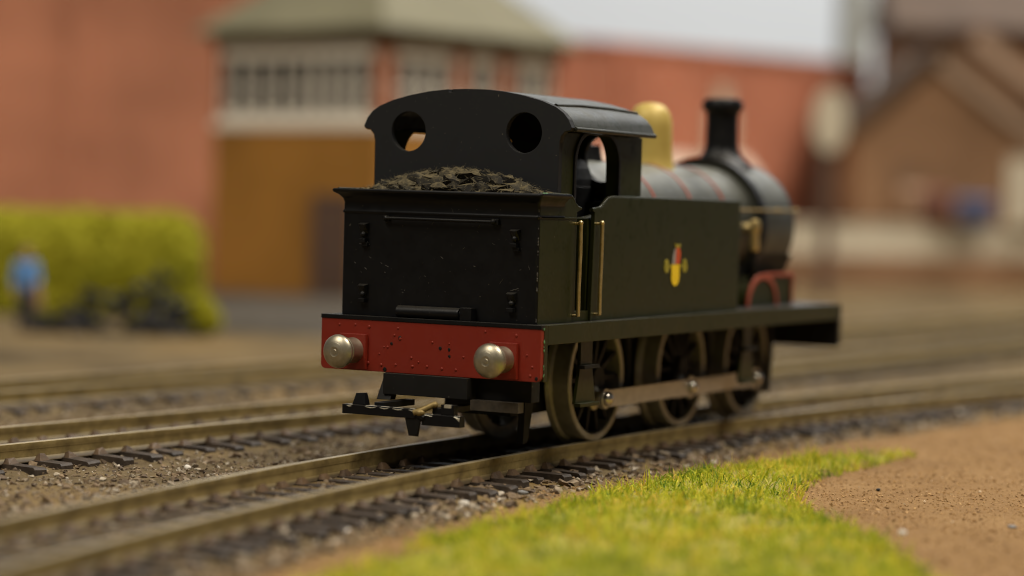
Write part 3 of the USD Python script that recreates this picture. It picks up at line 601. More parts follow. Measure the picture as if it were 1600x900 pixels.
# rear buffer beam with rivets and scuffs
def beam_poly(w, z0, z1, r=0.7): return Polygon([(-w, z0+r)] + arc(-w+r, z0+r, r, 180, 270, 6) + arc(w-r, z0+r, r, 270, 360, 6) + [(w, z1), (-w, z1)])
bb = obj('buffer_beam', ext_x(beam_poly(HW-0.05, 10.95, 18.05), -0.35, 0.55), 'red_paint', eng, label='red rear buffer beam with chipped paint')
obj('beam_edge', [bx(0.56, 1.58, -HW-0.01, -HW+1.2, 10.95, 18.6), bx(0.56, 1.58, HW-1.2, HW+0.01, 10.95, 18.6), bx(0.56, 1.5, -HW+1.2, HW-1.2, 11.2, 17.9)], 'green_paint', bb)
obj('top_strip', bx(-0.42, 0.6, -HW-0.03, HW+0.03, 18.06, 18.62), 'black_paint', bb)
rng = np.random.default_rng(4); rv = []
for y in np.arange(-16.2, 16.5, 2.35):
    for z in (17.2, 11.9):
        if rng.random() < 0.6: rv.append(sphere((-0.36, y + rng.uniform(-0.25, 0.25), z + rng.uniform(-0.2, 0.2)), rng.uniform(0.16, 0.24), (0.5, 1, 1), 2))
for y in (-16.4, -15.3, 16.5, 8.2, 7.2, 6.4, 5.4, 3.0, -0.5, -3.2, -5.4, 4.2, 1.4):
    for k in range(1): rv.append(sphere((-0.36, y + rng.uniform(-0.4, 0.4), rng.uniform(12.6, 16.4)), rng.uniform(0.14, 0.22), (0.5, 1, 1), 2))
obj('rivets', rv, 'red_paint', bb)
ch = []
for y, z, r in ((4.6, 15.8, 0.26), (5.9, 14.95, 0.2), (-1.9, 14.75, 0.24), (-3.3, 14.6, 0.22), (-3.4, 13.7, 0.2), (-13.9, 12.4, 0.16), (6.9, 11.3, 0.3), (-16.9, 11.4, 0.25)):
    q = trimesh.convex.convex_hull(np.array([(-0.352 - 0.03*k, y + r*rng.uniform(0.6, 1.2)*math.cos(a), z + r*rng.uniform(0.7, 1.4)*math.sin(a)) for a in np.linspace(0, 6.28, 9)[:-1] for k in (0, 1)])); ch.append(q)
obj('paint_chips', ch, 'chassis_black', bb)
def bufferpart(y, sgn, x0):
    ax = '-x' if sgn < 0 else 'x'
    prof = [(0, 5.34), (0.3, 5.33), (0.36, 5.26), (0.62, 5.26), (0.68, 5.29), (1.2, 5.19), (1.28, 5.14), (1.34, 5.15), (1.75, 4.98), (2.1, 4.72), (2.3, 4.45), (2.36, 4.2), (2.3, 4.0), (2.0, 3.9), (1.9, 3.7), (1.9, 3.45), (2.05, 3.35), (2.05, 3.15), (1.75, 3.0), (1.55, 2.6), (1.6, 1.0), (1.9, 0.4), (1.9, 0)]
    b = obj('buffer', lathe(prof, 48, ax, (x0, y, 13.75)), 'nickel', eng, smooth=35)
    p = sbox(-2.15, -2.45, 2.15, 2.45)
    pl = ext_x(p, x0-0.55 if sgn < 0 else x0-0.1, x0+0.15 if sgn < 0 else x0+0.6); pl.apply_translation([0, y, 13.6])
    obj('buffer_plate', pl, 'red_paint', b)
for y in (11.95, -11.95): bufferpart(y, -1, -0.35)
fb = obj('buffer_beam', ext_x(beam_poly(HW-0.05, 10.95, 18.05), 112.1, 113.3), 'chassis_black', eng, label='front buffer beam, seen from behind')
obj('beam_front', ext_x(beam_poly(HW-0.2, 11.1, 17.9), 113.32, 113.6), 'red_paint', fb)
for y in (11.95, -11.95): bufferpart(y, 1, 113.6)

# bunker with flared top
def ring(x0, x1, hw, z, r=0.35, n=5):
    pts = arc(x1-r, hw-r, r, 0, 90, n) + arc(x0+r, hw-r, r, 90, 180, n) + arc(x0+r, -hw+r, r, 180, 270, n) + arc(x1-r, -hw+r, r, 270, 360, n)
    return np.array([(px_, py_, z) for px_, py_ in pts])
secs = [ring(1.7, 9.4, 15.6, 18.56), ring(1.7, 9.4, 15.6, 32.9), ring(1.55, 9.4, 15.72, 33.0), ring(1.55, 9.4, 15.72, 33.25), ring(1.7, 9.4, 15.6, 33.4), ring(1.7, 9.4, 15.6, 34.5),
        ring(1.5, 9.4, 15.75, 35.0), ring(1.0, 9.4, 16.15, 35.5), ring(0.3, 9.4, 16.65, 35.85), ring(0.2, 9.4, 16.75, 36.1), ring(0.35, 9.4, 16.65, 36.35), ring(0.9, 9.3, 16.1, 36.3), ring(1.4, 9.2, 15.5, 35.6)]
obj('bunker', loft(secs), 'black_paint', eng, smooth=30)
def side_sheet(s):
    # rear part of the side, in green, with the curved cut-down to the doorway
    rear = [(1.75, 18.57), (13.2, 18.57), (13.3, 33.6)] + [(14.2, 34.3), (13.4, 34.5), (12.6, 34.9), (12.1, 35.5), (11.8, 35.9), (11.2, 36.15), (9.5, 36.2)]
    rear = Polygon([(2.0, 18.57), (13.0, 18.57), (13.0, 33.9), (14.3, 34.25), (14.3, 34.55), (13.2, 34.7), (12.5, 35.2), (12.1, 35.8), (11.5, 36.12), (10.6, 36.2), (2.0, 36.2), (2.0, 34.9)])
    tank = Polygon([(18.0, 18.57), (71.0, 18.57), (71.0, 35.9), (24.5, 36.05), (23.0, 35.9), (22.0, 35.3), (21.2, 34.8), (20.2, 34.5), (18.0, 34.4), (18.0, 34.15), (18.6, 33.9)])
    yy = sorted((s*15.62, s*15.0))
    return ext_y(rear.buffer(0), *yy), ext_y(tank.buffer(0), *yy)
for s in (-1, 1):
    rear, tank = side_sheet(s)
    rs = obj('bunker_side', rear, 'green_paint', eng)
    obj('top_bead', tube([(0.9, s*16.0, 36.28), (6, s*15.8, 36.3), (10.4, s*15.6, 36.25), (11.4, s*15.5, 36.05), (12.1, s*15.45, 35.6), (12.6, s*15.45, 35.05), (13.4, s*15.45, 34.62), (14.5, s*15.45, 34.4)], 0.2), 'green_paint', rs)
    obj('panel_line', bx(2.2, 12.9, *sorted((s*15.63, s*15.72)), 32.9, 33.15), 'green_paint', rs)
    tk = obj('side_tank', [tank, bx(28.2, 70.9, *sorted((s*9.2, s*15.2)), 18.57, 35.3)], 'green_paint', eng)
    obj('top_bead', tube([(18.0, s*15.4, 34.3), (20.2, s*15.4, 34.5), (21.2, s*15.4, 34.85), (22.1, s*15.4, 35.4), (23.1, s*15.4, 35.92), (24.6, s*15.4, 36.1), (45, s*15.4, 36.05), (70.9, s*15.4, 35.95)], 0.22), 'green_paint', tk)
    for x in (12.6, 19.3):
        h = obj('handrail', tube([(x, s*16.5, 32.3), (x+0.02, s*16.5, 28), (x-0.08, s*16.45, 23), (x-0.05, s*16.45, 19.4)], 0.28), 'brass_paint', eng)
        obj('handrail_knob', [sphere((x, s*16.45, 32.4), 0.36), tube([(x, s*15.5, 32.3), (x, s*16.4, 32.3)], 0.2, 8), tube([(x-0.05, s*15.5, 19.5), (x-0.05, s*16.4, 19.5)], 0.2, 8)], 'brass_paint', h)
    obj('door_step', bx(13.05, 17.95, *sorted((s*14.0, s*15.3)), 18.58, 20.0), 'green_paint', eng)
# paint chips on the bunker corner and beam end
rng = np.random.default_rng(8); chips = []
for k in range(10): chips.append(sphere((1.6 + rng.uniform(0, 2.0), -16.15 + rng.uniform(-0.15, 0.25), 36.35), rng.uniform(0.12, 0.28), (1.2, 0.8, 0.4), 1))
for k in range(9): chips.append(sphere((0.5 + rng.uniform(-0.1, 0.2), -HW-0.02, rng.uniform(11.0, 18.4)), rng.uniform(0.08, 0.2), (1, 0.35, 1.3), 1))
obj('paint_chips', chips, 'green_chip', eng)
rng = np.random.default_rng(15); sc = []
for k in range(46):
    y, z, L, q = rng.uniform(-15, 15), rng.uniform(19.5, 34), rng.exponential(0.35) + 0.12, rng.normal(0.2, 0.9); dy, dz = L*math.cos(q)/2, L*math.sin(q)/2; w_ = rng.uniform(0.02, 0.045)
    sc.append(hull([(1.69, y-dy, z-dz-w_), (1.69, y-dy, z-dz+w_), (1.69, y+dy, z+dz-w_), (1.69, y+dy, z+dz+w_), (1.66, y-dy, z-dz), (1.66, y+dy, z+dz)]))
for k in range(30):
    z = rng.uniform(18.8, 34.3); sc.append(sphere((1.78, -15.53, z), rng.uniform(0.05, 0.13), (0.7, 0.7, 1.6), 1))
obj('scratches', sc, 'dust_grey', eng)
# bunker rear fittings
lamp_irons = [(12.0, 31.6, 28.6), (-12.1, 31.4, 28.7), (11.9, 23.0, 20.2), (-11.8, 22.8, 19.9)]
for y, z1, z0 in lamp_irons:
    up = z1 > 25
    ms = [bx(0.95, 1.72, y-0.5, y+0.5, z0+0.2, z0+0.75), hull([(1.72, y-0.75, z1), (1.72, y+0.75, z1), (1.72, y-0.6, z1-1.5), (1.72, y+0.6, z1-1.5), (0.85, y-0.55, z1-0.2), (0.85, y+0.55, z1-0.2), (1.2, y, z1-1.6)]), sphere((1.2, y-0.1, z0+1.35), 0.42, sub=1)]
    if up: ms.append(bx(1.2, 1.72, y-0.75, y+0.2, z0-0.3, z0+0.2))
    obj('lamp_iron', ms, 'black_paint', eng, smooth=30)
obj('grab_rail', [tube([(1.0, 8.2, 32.35), (0.95, 3, 32.35), (0.95, -3, 32.3), (1.0, -8.9, 32.3)], 0.22), sphere((1.15, 8.2, 32.35), 0.42, sub=1), sphere((1.15, -8.9, 32.3), 0.42, sub=1), bx(1.2, 1.72, -9.6, -8.5, 31.9, 32.7), bx(1.2, 1.72, 7.8, 8.7, 31.95, 32.7)], 'black_paint', eng, smooth=30)
obj('fire_iron_tube', [lathe([(0, 0), (0.82, 0), (0.88, 0.3), (0.85, 9.9), (0, 9.95)], 20, 'y', (0.95, -4.2, 19.45)), bx(0.4, 1.72, -6.2, -4.4, 18.63, 20.4), lathe([(0, 0), (0.55, 0), (0.55, 0.5), (0, 0.5)], 14, 'y', (0.95, -4.75, 19.5))], 'black_paint', eng, smooth=30)
# coal, lump by lump, with fluff caught on it
rng = np.random.default_rng(12)
def coal_h(x, y): return 35.75 + 3.7*np.clip(1 - (np.abs(y)/15.2)**1.9, 0, 1)*np.clip((x-0.2)/5.5, 0, 1)
gx = np.linspace(1.3, 8.45, 14); gy = np.linspace(-15.2, 15.2, 50); GX, GY = np.meshgrid(gx, gy, indexing='ij')
GZ = coal_h(GX, GY) - 0.75; i3 = np.arange(GX.size).reshape(GX.shape); q3 = np.stack([i3[:-1, :-1], i3[1:, :-1], i3[1:, 1:], i3[:-1, 1:]], -1).reshape(-1, 4)
cl = obj('coal', trimesh.Trimesh(np.c_[GX.ravel(), GY.ravel(), GZ.ravel()], np.vstack([q3[:, [0, 1, 2]], q3[:, [0, 2, 3]]]), process=False), 'coal', eng, smooth=True)
for row, x in enumerate((2.7, 3.7, 4.9, 6.2, 7.4)):
    for y in np.arange(-13.9 + (row % 2)*1.2, 14.1, 2.4):
        yy, xx = y + rng.uniform(-0.6, 0.6), x + rng.uniform(-0.3, 0.3); r = rng.uniform(0.8, 1.2)
        v = rng.normal(size=(13, 3)); v /= np.linalg.norm(v, axis=1)[:, None]; v *= np.array([r*1.0, r*1.55, r*0.9])*rng.uniform(0.8, 1.1, (13, 1))
        lm = trimesh.convex.convex_hull(v); lm.apply_translation([xx, float(np.clip(yy, -13.9, 13.9)), max(float(coal_h(np.array(xx), np.array(yy))) - 0.5, 35.7)])
        obj('coal_lump', lm, 'coal', cl, smooth=32)
n = 1500; fy = rng.uniform(-14.5, 14.5, n); fx = rng.uniform(0.8, 8.0, n); fz = coal_h(fx, fy) + rng.uniform(-0.1, 0.3, n); fl = []
for k in range(n):
    d = rng.normal(size=3); d[2] = abs(d[2])*0.35; d /= np.linalg.norm(d); L = rng.uniform(0.4, 1.1); w = np.cross(d, rng.normal(size=3)); w *= 0.02/np.linalg.norm(w); p = np.array([fx[k], fy[k], fz[k]])
    fl.append(trimesh.Trimesh([p-w, p+w, p+d*L], [[0, 1, 2]], process=False))
tag(obj('fluff', fl, 'fluff', cl), kind='stuff')

# cab: rear plate, sides, front plate, roof
half = [(0, 50.75), (3, 50.68), (6, 50.4), (9.2, 49.85), (12, 49.15), (14.2, 48.3), (15.4, 47.5), (16.2, 46.6), (16.75, 45.45), (16.55, 45.1), (15.7, 44.95), (15.1, 44.3), (14.85, 43.4)]
prof = half + [(14.8, 35.0), (-14.8, 35.0)] + [(-y, z) for y, z in half[::-1]][:-1]
holes = [Point(s*9.3, 44.7).buffer(2.82, 24) for s in (-1, 1)]
rp = Polygon(prof).buffer(0)
for h in holes: rp = rp.difference(h)
rp = rp.difference(sbox(2.2, 50.3, 2.9, 52)) 
obj('cab_rear_plate', ext_x(rp, 8.5, 9.5), 'matt_black_paint', eng, label='black cab rear plate with two round spectacle openings')
inner = Polygon([(14.5, 18.6)] + [(14.5, 44.0)] + [(14.4, 46.5), (12, 48.3), (9.2, 49.0), (4, 49.75), (0, 49.9), (-4, 49.75), (-9.2, 49.0), (-12, 48.3), (-14.4, 46.5), (-14.5, 44.0), (-14.5, 18.6)])
fpz = inner
for s in (-1, 1): fpz = fpz.difference(LineString([(s*8.9, 41.2), (s*8.9, 42.3)]).buffer(2.9, 16))
obj('cab_front_plate', ext_x(fpz, 34.2, 35.2), 'matt_black_paint', eng)
for s in (-1, 1):
    sp = sbox(9.52, 18.6, 35.3, 44.9)
    op = Polygon([(13.3, 19.9), (17.9, 19.9), (17.9, 33), (27.5, 34)] + arc(23.0, 40.6, 4.5, 0, 90, 10) + arc(17.8, 40.6, 4.5, 90, 180, 10))
    sp = sp.difference(op.buffer(0))
    c = obj('cab_side', ext_y(sp, *sorted((s*14.8, s*12.8))), 'green_paint', eng)
    edge = LineString([(13.3, 33.9)] + arc(17.8, 40.6, 4.5, 180, 90, 10) + arc(23.0, 40.6, 4.5, 90, 0, 10) + [(27.5, 35.6)]).buffer(0.32, cap_style=2)
    obj('opening_beading', ext_y(edge, *sorted((s*14.82, s*15.08))), 'black_paint', c)
outer = half[:9]; roof_out = [(y, z+0.02) for y, z in outer] + [(16.9, 45.3), (16.6, 44.95), (15.6, 44.95), (15.4, 45.6), (14.6, 46.9), (13.8, 47.6), (9.2, 49.2), (4, 49.9), (0, 50.0)]
rpoly = Polygon(roof_out + [(-y, z) for y, z in roof_out[::-1]][1:-1]).buffer(0)
rf = obj('cab_roof', ext_x(rpoly, 9.52, 35.4), 'roof_paint', eng, smooth=40)
for s in (-1, 1):
    obj('rain_strip', tube([(9.6, s*13.6, 48.55), (18, s*13.0, 48.85), (27, s*13.0, 48.85), (35.2, s*13.8, 48.5)], 0.28, 8), 'roof_paint', rf)
    obj('gutter', tube([(9.55, s*16.75, 45.3), (20, s*16.8, 45.25), (35.38, s*16.75, 45.2)], 0.34, 10), 'roof_paint', rf)
obj('backhead', [bx(27.0, 34.5, -7.5, 7.5, 18.6, 37.5), lathe([(0, 0), (7.4, 0), (7.4, 7.4), (0, 7.4)], 28, 'x', (27.05, 0, 37.0))], 'chassis_black', eng)
obj('cab_floor', bx(9.6, 34.4, -14.0, 14.0, 18.6, 19.6), 'chassis_black', eng)

# boiler, smokebox, chimney, dome
BZ = 31.5
bo = obj('boiler', lathe([(0, 35.7), (10.2, 35.7), (10.2, 91), (0, 91)], 64, 'x', (0, 0, BZ)), 'boiler_paint', eng, smooth=35)
for x in (52.5, 66.0, 79.0): obj('boiler_band', lathe([(10.0, x-0.35), (10.3, x-0.35), (10.3, x+0.35), (10.0, x+0.35), (10.0, x-0.35)], 64, 'x', (0, 0, BZ)), 'red_line', bo, smooth=35)
sb_ = obj('smokebox', lathe([(0, 91.02), (11.6, 91.02), (11.4, 91.5), (11.4, 93.0), (11.0, 93.4), (10.9, 106.4), (10.4, 107.2), (0, 107.2)], 64, 'x', (0, 0, BZ+0.2)), 'boiler_paint', eng, smooth=35)
obj('smokebox_ring', lathe([(11.1, 90.6), (11.65, 90.6), (11.65, 92.6), (11.1, 92.6), (11.1, 90.6)], 64, 'x', (0, 0, BZ+0.2)), 'black_paint', sb_, smooth=35)
obj('smokebox_door', lathe([(0, 107.22), (8.2, 107.22), (7.6, 108.2), (4, 109.0), (0, 109.2)], 40, 'x', (0, 0, BZ)), 'matt_black_paint', sb_, smooth=35)
obj('saddle', ext_x(Polygon([(-8.5, 18.6), (8.5, 18.6), (8.0, 22), (10.2, 27), (-10.2, 27), (-8.0, 22)]), 92.0, 107.4), 'chassis_black', sb_)
obj('firebox_side', bx(71.5, 91, -8.2, 8.2, 18.6, 27), 'chassis_black', bo)
obj('chimney', lathe([(0, 42.0), (5.6, 41.6), (4.7, 42.7), (3.8, 43.5), (3.1, 44.5), (2.85, 45.6), (2.75, 50.4), (2.85, 51.2), (3.45, 51.7), (3.55, 52.3), (3.5, 53.0), (3.1, 53.6), (2.3, 53.7), (2.15, 53.5), (2.15, 46), (0, 46)], 48, at=(98.8, 0, 0)), 'black_paint', eng, smooth=40)
obj('dome', lathe([(0, 40.0), (4.3, 40.6), (3.95, 41.6), (3.75, 43.0), (3.65, 45), (3.62, 47.6), (3.5, 48.9), (3.1, 50.1), (2.4, 51.0), (1.4, 51.5), (0, 51.65)], 48, at=(69.5, 0, 0)), 'dome_gold', eng, smooth=40)
obj('safety_valve', lathe([(0, 41.2), (2.0, 41.2), (1.6, 43), (1.5, 44), (0, 44.2)], 24, at=(48, 0, 0)), 'black_paint', eng, smooth=40)
for s in (-1, 1):
    hr = obj('boiler_handrail', tube([(73, s*10.9, 34.6), (88, s*11.2, 34.6), (97, s*11.7, 34.6), (106.2, s*11.7, 34.6)], 0.2), 'dull_brass', eng)
    obj('handrail_knob', [sphere((x, s*11.5, 34.6), 0.45, sub=1) for x in (97, 105)], 'dull_brass', hr)
    cv = obj('clack_valve', [tube([(86.2, s*10.0, 31.6), (86.2, s*11.4, 31.6)], 0.9, 12), lathe([(0, 27.8), (0.7, 27.8), (0.9, 28.6), (0.75, 30.6), (1.0, 31.2), (1.0, 32.4), (0.7, 33.0), (0, 33.1)], 20, at=(86.2, s*11.9, 0))], 'brass_paint', eng, smooth=35)
    obj('feed_pipe', tube([(86.2, s*11.9, 27.9), (86.4, s*11.8, 25), (87, s*10.8, 22), (87.2, s*9.5, 19)], 0.5), 'chassis_black', cv)
    ya, yb = sorted((s*8.4, s*12.0))
    R = 6.2
    pl = Polygon([(90-R, 18.57)] + [(90 + R*math.cos(q), 18.57 + 4.9*math.sin(q)) for q in np.linspace(math.pi, 0, 20)] + [(90+R, 18.57)]).buffer(0)
    spl = obj('splasher', ext_y(pl, ya, yb), 'green_paint', eng)
    ed = LineString([(90 + R*math.cos(q), 18.6 + 4.9*math.sin(q)) for q in np.linspace(math.pi, 0, 24)]).buffer(0.45, cap_style=2)
    obj('red_edge', ext_y(ed, *sorted((s*11.9, s*12.25))), 'red_line', spl)
    sd = obj('sand_box', bx(94.5, 104.4, *sorted((s*7.0, s*11.6)), 18.57, 23.6), 'green_paint', eng)
    obj('red_edge', [bx(91, 104.6, *sorted((s*11.3, s*11.85)), 23.4, 24.0), bx(103.9, 104.6, *sorted((s*11.3, s*11.85)), 18.7, 23.4)], 'red_line', sd)

# small crest on the tank side
cr = obj('crest', ext_y(Polygon([(45.2, 23.3)] + arc(46.5, 24.4, 1.45, 180, 360, 14) + [(47.9, 26.2), (45.1, 26.2)]).buffer(0), -15.70, -15.63), 'crest_yellow', eng, label='small coloured crest on the tank side')
obj('crest_field', ext_y(Polygon([(46.4, 26.25), (48.0, 26.25), (48.2, 28.1), (47.4, 28.9), (46.6, 28.6)]), -15.72, -15.63), 'crest_red', cr)
obj('crest_lion', ext_y(Polygon([(45.3, 26.25), (46.35, 26.25), (46.5, 28.6), (46.0, 28.4), (45.5, 27.4)]), -15.715, -15.63), 'crest_grey', cr)
obj('crest_top', ext_y(Polygon([(46.3, 28.7), (48.0, 28.7), (48.2, 29.3), (47.2, 29.2), (46.1, 29.4)]), -15.71, -15.63), 'crest_dull_yellow', cr)
for c_ in (43.3, 49.9):
    rg = Point(c_, 25.8).buffer(0.85, 12).union(Point(c_, 26.3).buffer(0.7, 12)); br = sbox(*sorted((c_ + (1.0 if c_ < 46 else -1.0), 46.6 + (-1.6 if c_ < 46 else 1.6)))[:1], 25.75, *sorted((c_ + (1.0 if c_ < 46 else -1.0), 46.6 + (-1.6 if c_ < 46 else 1.6)))[1:], 26.15)
    obj('crest_wing', ext_y(rg.union(br), -15.705, -15.63), 'crest_dull_yellow', cr)

# chassis, wheels, rods
obj('chassis_block', [bx(14, 107, -5.4, 5.4, 4.6, 17.85), bx(3, 14, -4.2, 4.2, 8.5, 17.85)], 'chassis_black', eng)
obj('drag_box', [bx(1.6, 4.0, -15.2, 6.9, 7.9, 17.8)], 'chassis_black', eng)
WX, WZ, WR = (33.0, 63.5, 90.0), 9.2, 9.2
for i, x in enumerate(WX):
    for s in (-1, 1):
        ax = '-y' if s < 0 else 'y'
        disc = [lathe([(0, 5.9), (1.9, 5.9), (1.9, 10.0), (0, 10.0)], 24, ax, (x, 0, WZ))]
        for k in range(14):
            q = 2*math.pi*k/14; d = np.array([math.cos(q), math.sin(q)]); n_ = np.array([-d[1], d[0]])
            quad = [d*1.7 + n_*0.42, d*8.2 + n_*0.3, d*8.2 - n_*0.3, d*1.7 - n_*0.42]
            disc.append(ext_y(Polygon([(x + a_, WZ + b_) for a_, b_ in quad]), *sorted((s*7.6, s*9.0))))
        disc.append(ext_y(Point(x-2.0, WZ-2.7).buffer(1.6, 12).union(Point(x, WZ).buffer(2.0, 12)).convex_hull, *sorted((s*8.2, s*9.7))))
        w = obj('wheel', disc, 'chassis_black', eng)
        obj('tyre', lathe([(8.15, 5.9), (9.9, 5.9), (10.15, 6.2), (9.9, 6.75), (9.35, 7.0), (9.2, 9.45), (9.05, 9.6), (8.3, 9.6), (8.15, 9.45), (8.15, 5.9)], 72, ax, (x, 0, WZ)), 'tyre_steel', w, smooth=35)
        px_, pz_ = x-2.0, WZ-2.7
        obj('crank_boss', lathe([(0, 9.7), (1.75, 9.7), (1.85, 10.0), (1.75, 10.35), (1.1, 10.5), (1.0, 11.3), (0, 11.3)], 28, ax, (px_, 0, pz_)), 'rod_steel' if i else 'nickel', w, smooth=35)
        obj('crank_pin', lathe([(0, 13.25), (0.5, 13.2), (0.95, 12.9), (1.1, 12.5), (1.1, 11.35), (0, 11.35)], 24, ax, (px_, 0, pz_)), 'pin_steel', w, smooth=40)
for s in (-1, 1):
    x0, x1 = WX[0]-2.0, WX[2]-2.0; z = WZ-2.7
    p = sbox(x0, z-1.25, x1, z+1.25)
    for x in (x0, WX[1]-2.0, x1): p = p.union(Point(x, z).buffer(1.75 if x != x0 else 1.5, 16))
    obj('coupling_rod', ext_y(p, *sorted((s*11.4, s*12.2))), 'rod_steel', eng)
def steps(x0, s):
    pl = Polygon([(x0+1.6, 15.9), (x0+5.4, 15.9), (x0+5.2, 13), (x0+5.6, 11), (x0+6.6, 7.0), (x0+0.3, 7.0), (x0+1.3, 11), (x0+1.7, 13)])
    st = obj('cab_step', ext_y(pl, *sorted((s*15.0, s*15.5))), 'green_paint', eng)
    obj('step_tread', bx(x0+1.0, x0+5.8, *sorted((s*15.52, s*16.5)), 11.9, 12.4), 'chassis_black', st)
    obj('step_tread', bx(x0-0.1, x0+6.0, *sorted((s*15.52, s*16.5)), 6.6, 7.1), 'green_paint', st)
for s in (-1, 1):
    steps(14.0, s); steps(72.6, s)
    for x in (46.5, 77.0): obj('brake_hanger', tube([(x, s*7.6, 16), (x+0.5, s*7.8, 10), (x-1.5, s*7.9, 4.5)], 0.7, 8), 'chassis_black', eng)
    obj('sand_pipe', tube([(95.6, s*11.2, 15.8), (95.8, s*11.3, 10), (95.2, s*11.0, 3.6)], 0.6, 10), 'chassis_black', eng)
    if s < 0: obj('guard_iron', ext_y(Polygon([(12.4, 9), (15.4, 9), (14.6, 5.5), (13.4, 1.2), (12.0, 1.0), (12.2, 4)]), *sorted((s*7.6, s*8.6))), 'chassis_black', eng)
# rear coupling
cp = obj('coupling', [bx(-6.9, -5.5, -2.0, 9.6, 5.5, 6.75), bx(-6.8, -5.4, -8.9, -3.0, 4.7, 6.2), tube([(-6.4, -2.2, 6.0), (-6.5, -3.4, 5.6)], 0.6, 8), bx(-5.68, 2.5, -5.6, -4.0, 6.2, 7.0), bx(-5.68, 2.5, 3.6, 5.2, 6.4, 7.2)], 'black_paint', eng, label='black tension lock coupling with worn metal edges')
obj('coupling_hook', [hull([(-6.8, -0.3, 5.8), (-6.8, -3.0, 5.8), (-5.4, -0.6, 5.8), (-6.6, -0.9, 3.1), (-6.0, -2.1, 3.0), (-6.6, -2.2, 3.3)])], 'chassis_black', cp)
obj('hook_tip', [sphere((-6.7, -2.7, 6.35), 0.62, (1.0, 1.2, 0.8), 2), tube([(-6.9, -1.8, 6.3), (-6.6, -3.0, 6.7), (-5.8, -4.2, 7.4)], 0.42, 8), sphere((-5.6, -4.3, 7.4), 0.5, sub=1)], 'dull_brass', cp, smooth=True)
obj('coupling_lug', [hull([(-6.4, 8.3, 6.76), (-6.4, 6.2, 6.76), (-5.2, 8.3, 6.76), (-5.2, 6.2, 6.76), (-6.1, 7.9, 8.3), (-6.1, 6.6, 8.4), (-5.3, 7.9, 8.3), (-5.3, 6.6, 8.4)]), bx(-6.5, -5.4, -7.8, -5.8, 6.22, 7.6)], 'black_paint', cp)
obj('coupling_bracket', [hull([(0.4, 7.2, 11.0), (0.4, 5.2, 11.0), (1.4, 7.2, 11.0), (1.4, 5.2, 11.0), (-1.2, 7.6, 7.2), (-1.2, 5.4, 7.2), (0.2, 7.6, 7.2), (0.2, 5.4, 7.2)]), bx(-1.2, 1.4, -6.8, 6.6, 8.0, 10.9)], 'chassis_black', cp)
rng = np.random.default_rng(31); wear = []
for y0, y1 in ((8.9, 8.1), (6.0, 4.2), (3.6, 2.2), (1.6, 0.0), (-1.0, -1.9)):
    wear.append(hull([(-6.93, y0, 6.6), (-6.93, y1, 6.55), (-6.6, y0, 6.79), (-6.6, y1, 6.79), (-6.3, (y0+y1)/2, 6.8), (-6.93, (y0+y1)/2, 6.45)]))
for y0, y1 in ((-3.2, -4.6), (-8.0, -8.85)):
    wear.append(hull([(-6.83, y0, 6.1), (-6.83, y1, 5.9), (-6.6, y0, 6.23), (-6.6, y1, 6.23), (-6.83, y1, 5.5 if y0 < -7 else 5.95)]))
wear.append(bx(-6.53, -6.2, -7.4, -6.3, 7.2, 7.63))
obj('worn_edges', wear, 'bare_metal', cp)
obj('cross_bar', [bx(-1.0, 0.6, -14.6, -7.2, 6.6, 8.0)], 'dirty_metal', eng)

# ------------------------------------------------------------------ ballast, soil crumbs, grass, pebbles
def scatter(name, pts, radii, mat_, seed, flat=0.75, variants=40):
    rng = np.random.default_rng(seed); shapes = [rock(rng, 1.0, flat) for _ in range(variants)]
    pick = rng.integers(0, variants, len(pts)); Vs, Fs, o, ks = [], [], 0, []
    for k in range(variants):
        ids = np.nonzero(pick == k)[0]
        if not len(ids): continue
        v, f = shapes[k]; th = rng.uniform(0, 2*np.pi, len(ids)); c, s = np.cos(th), np.sin(th)
        R_ = np.zeros((len(ids), 3, 3)); R_[:, 0, 0] = c; R_[:, 0, 1] = -s; R_[:, 1, 0] = s; R_[:, 1, 1] = c; R_[:, 2, 2] = 1
        vv = np.einsum('nij,vj->nvi', R_, v)*radii[ids][:, None, None] + pts[ids][:, None]
        ks.append(len(v)); Vs.append(vv.reshape(-1, 3)); Fs.append((f[None] + (np.arange(len(ids))*len(v))[:, None, None]).reshape(-1, 3) + o); o += len(ids)*len(v)
    tone = np.concatenate([np.repeat(rng.random(len(v)//k), k) for v, k in zip(Vs, ks)])
    return obj(name, trimesh.Trimesh(np.vstack(Vs), np.vstack(Fs), process=False), mat_, tone=tone)
rng = np.random.default_rng(77)
N = 60000
x = -150 + 480*rng.beta(1.15, 1.9, N); e = rng.uniform(-21, 150, N); y = track1_y(x) + np.where(e < 25, e, e - 0*e)
y = np.where(e > 25, e - 8, y)
keep = rng.random(N) < np.where(e < -17, 0.5, np.where(np.abs(e) < 9, 0.5, 0.75))
x, y = x[keep], y[keep]
r = np.exp(rng.normal(-1.25, 0.42, len(x))).clip(0.12, 0.95)
zz = ground_h(x, y) + r*0.2
tag(scatter('ballast', np.c_[x, y, zz], r, 'ballast', 1), kind='stuff', label='loose grey brown ballast stones strewn between and beside the tracks')
N = 1700
x = rng.uniform(-140, 230, N); e = np.where(rng.random(N) < 0.62, rng.uniform(-20.5, -12.5, N), rng.uniform(15, 36, N)); y = track1_y(x) + e
r = np.exp(rng.normal(-0.55, 0.3, N)).clip(0.3, 1.0)
tag(scatter('ballast_chunks', np.c_[x, y, ground_h(x, y) + r*0.15], r, 'ballast', 5, 0.8), kind='stuff', label='larger ballast stones lying along the sleeper ends')
N = 45000
x = -150 + 330*rng.beta(1.5, 2.0, N); y = track1_y(x) - 17 - 110*rng.beta(1.0, 1.3, N)
r = np.exp(rng.normal(-2.1, 0.42, N)).clip(0.06, 0.45)
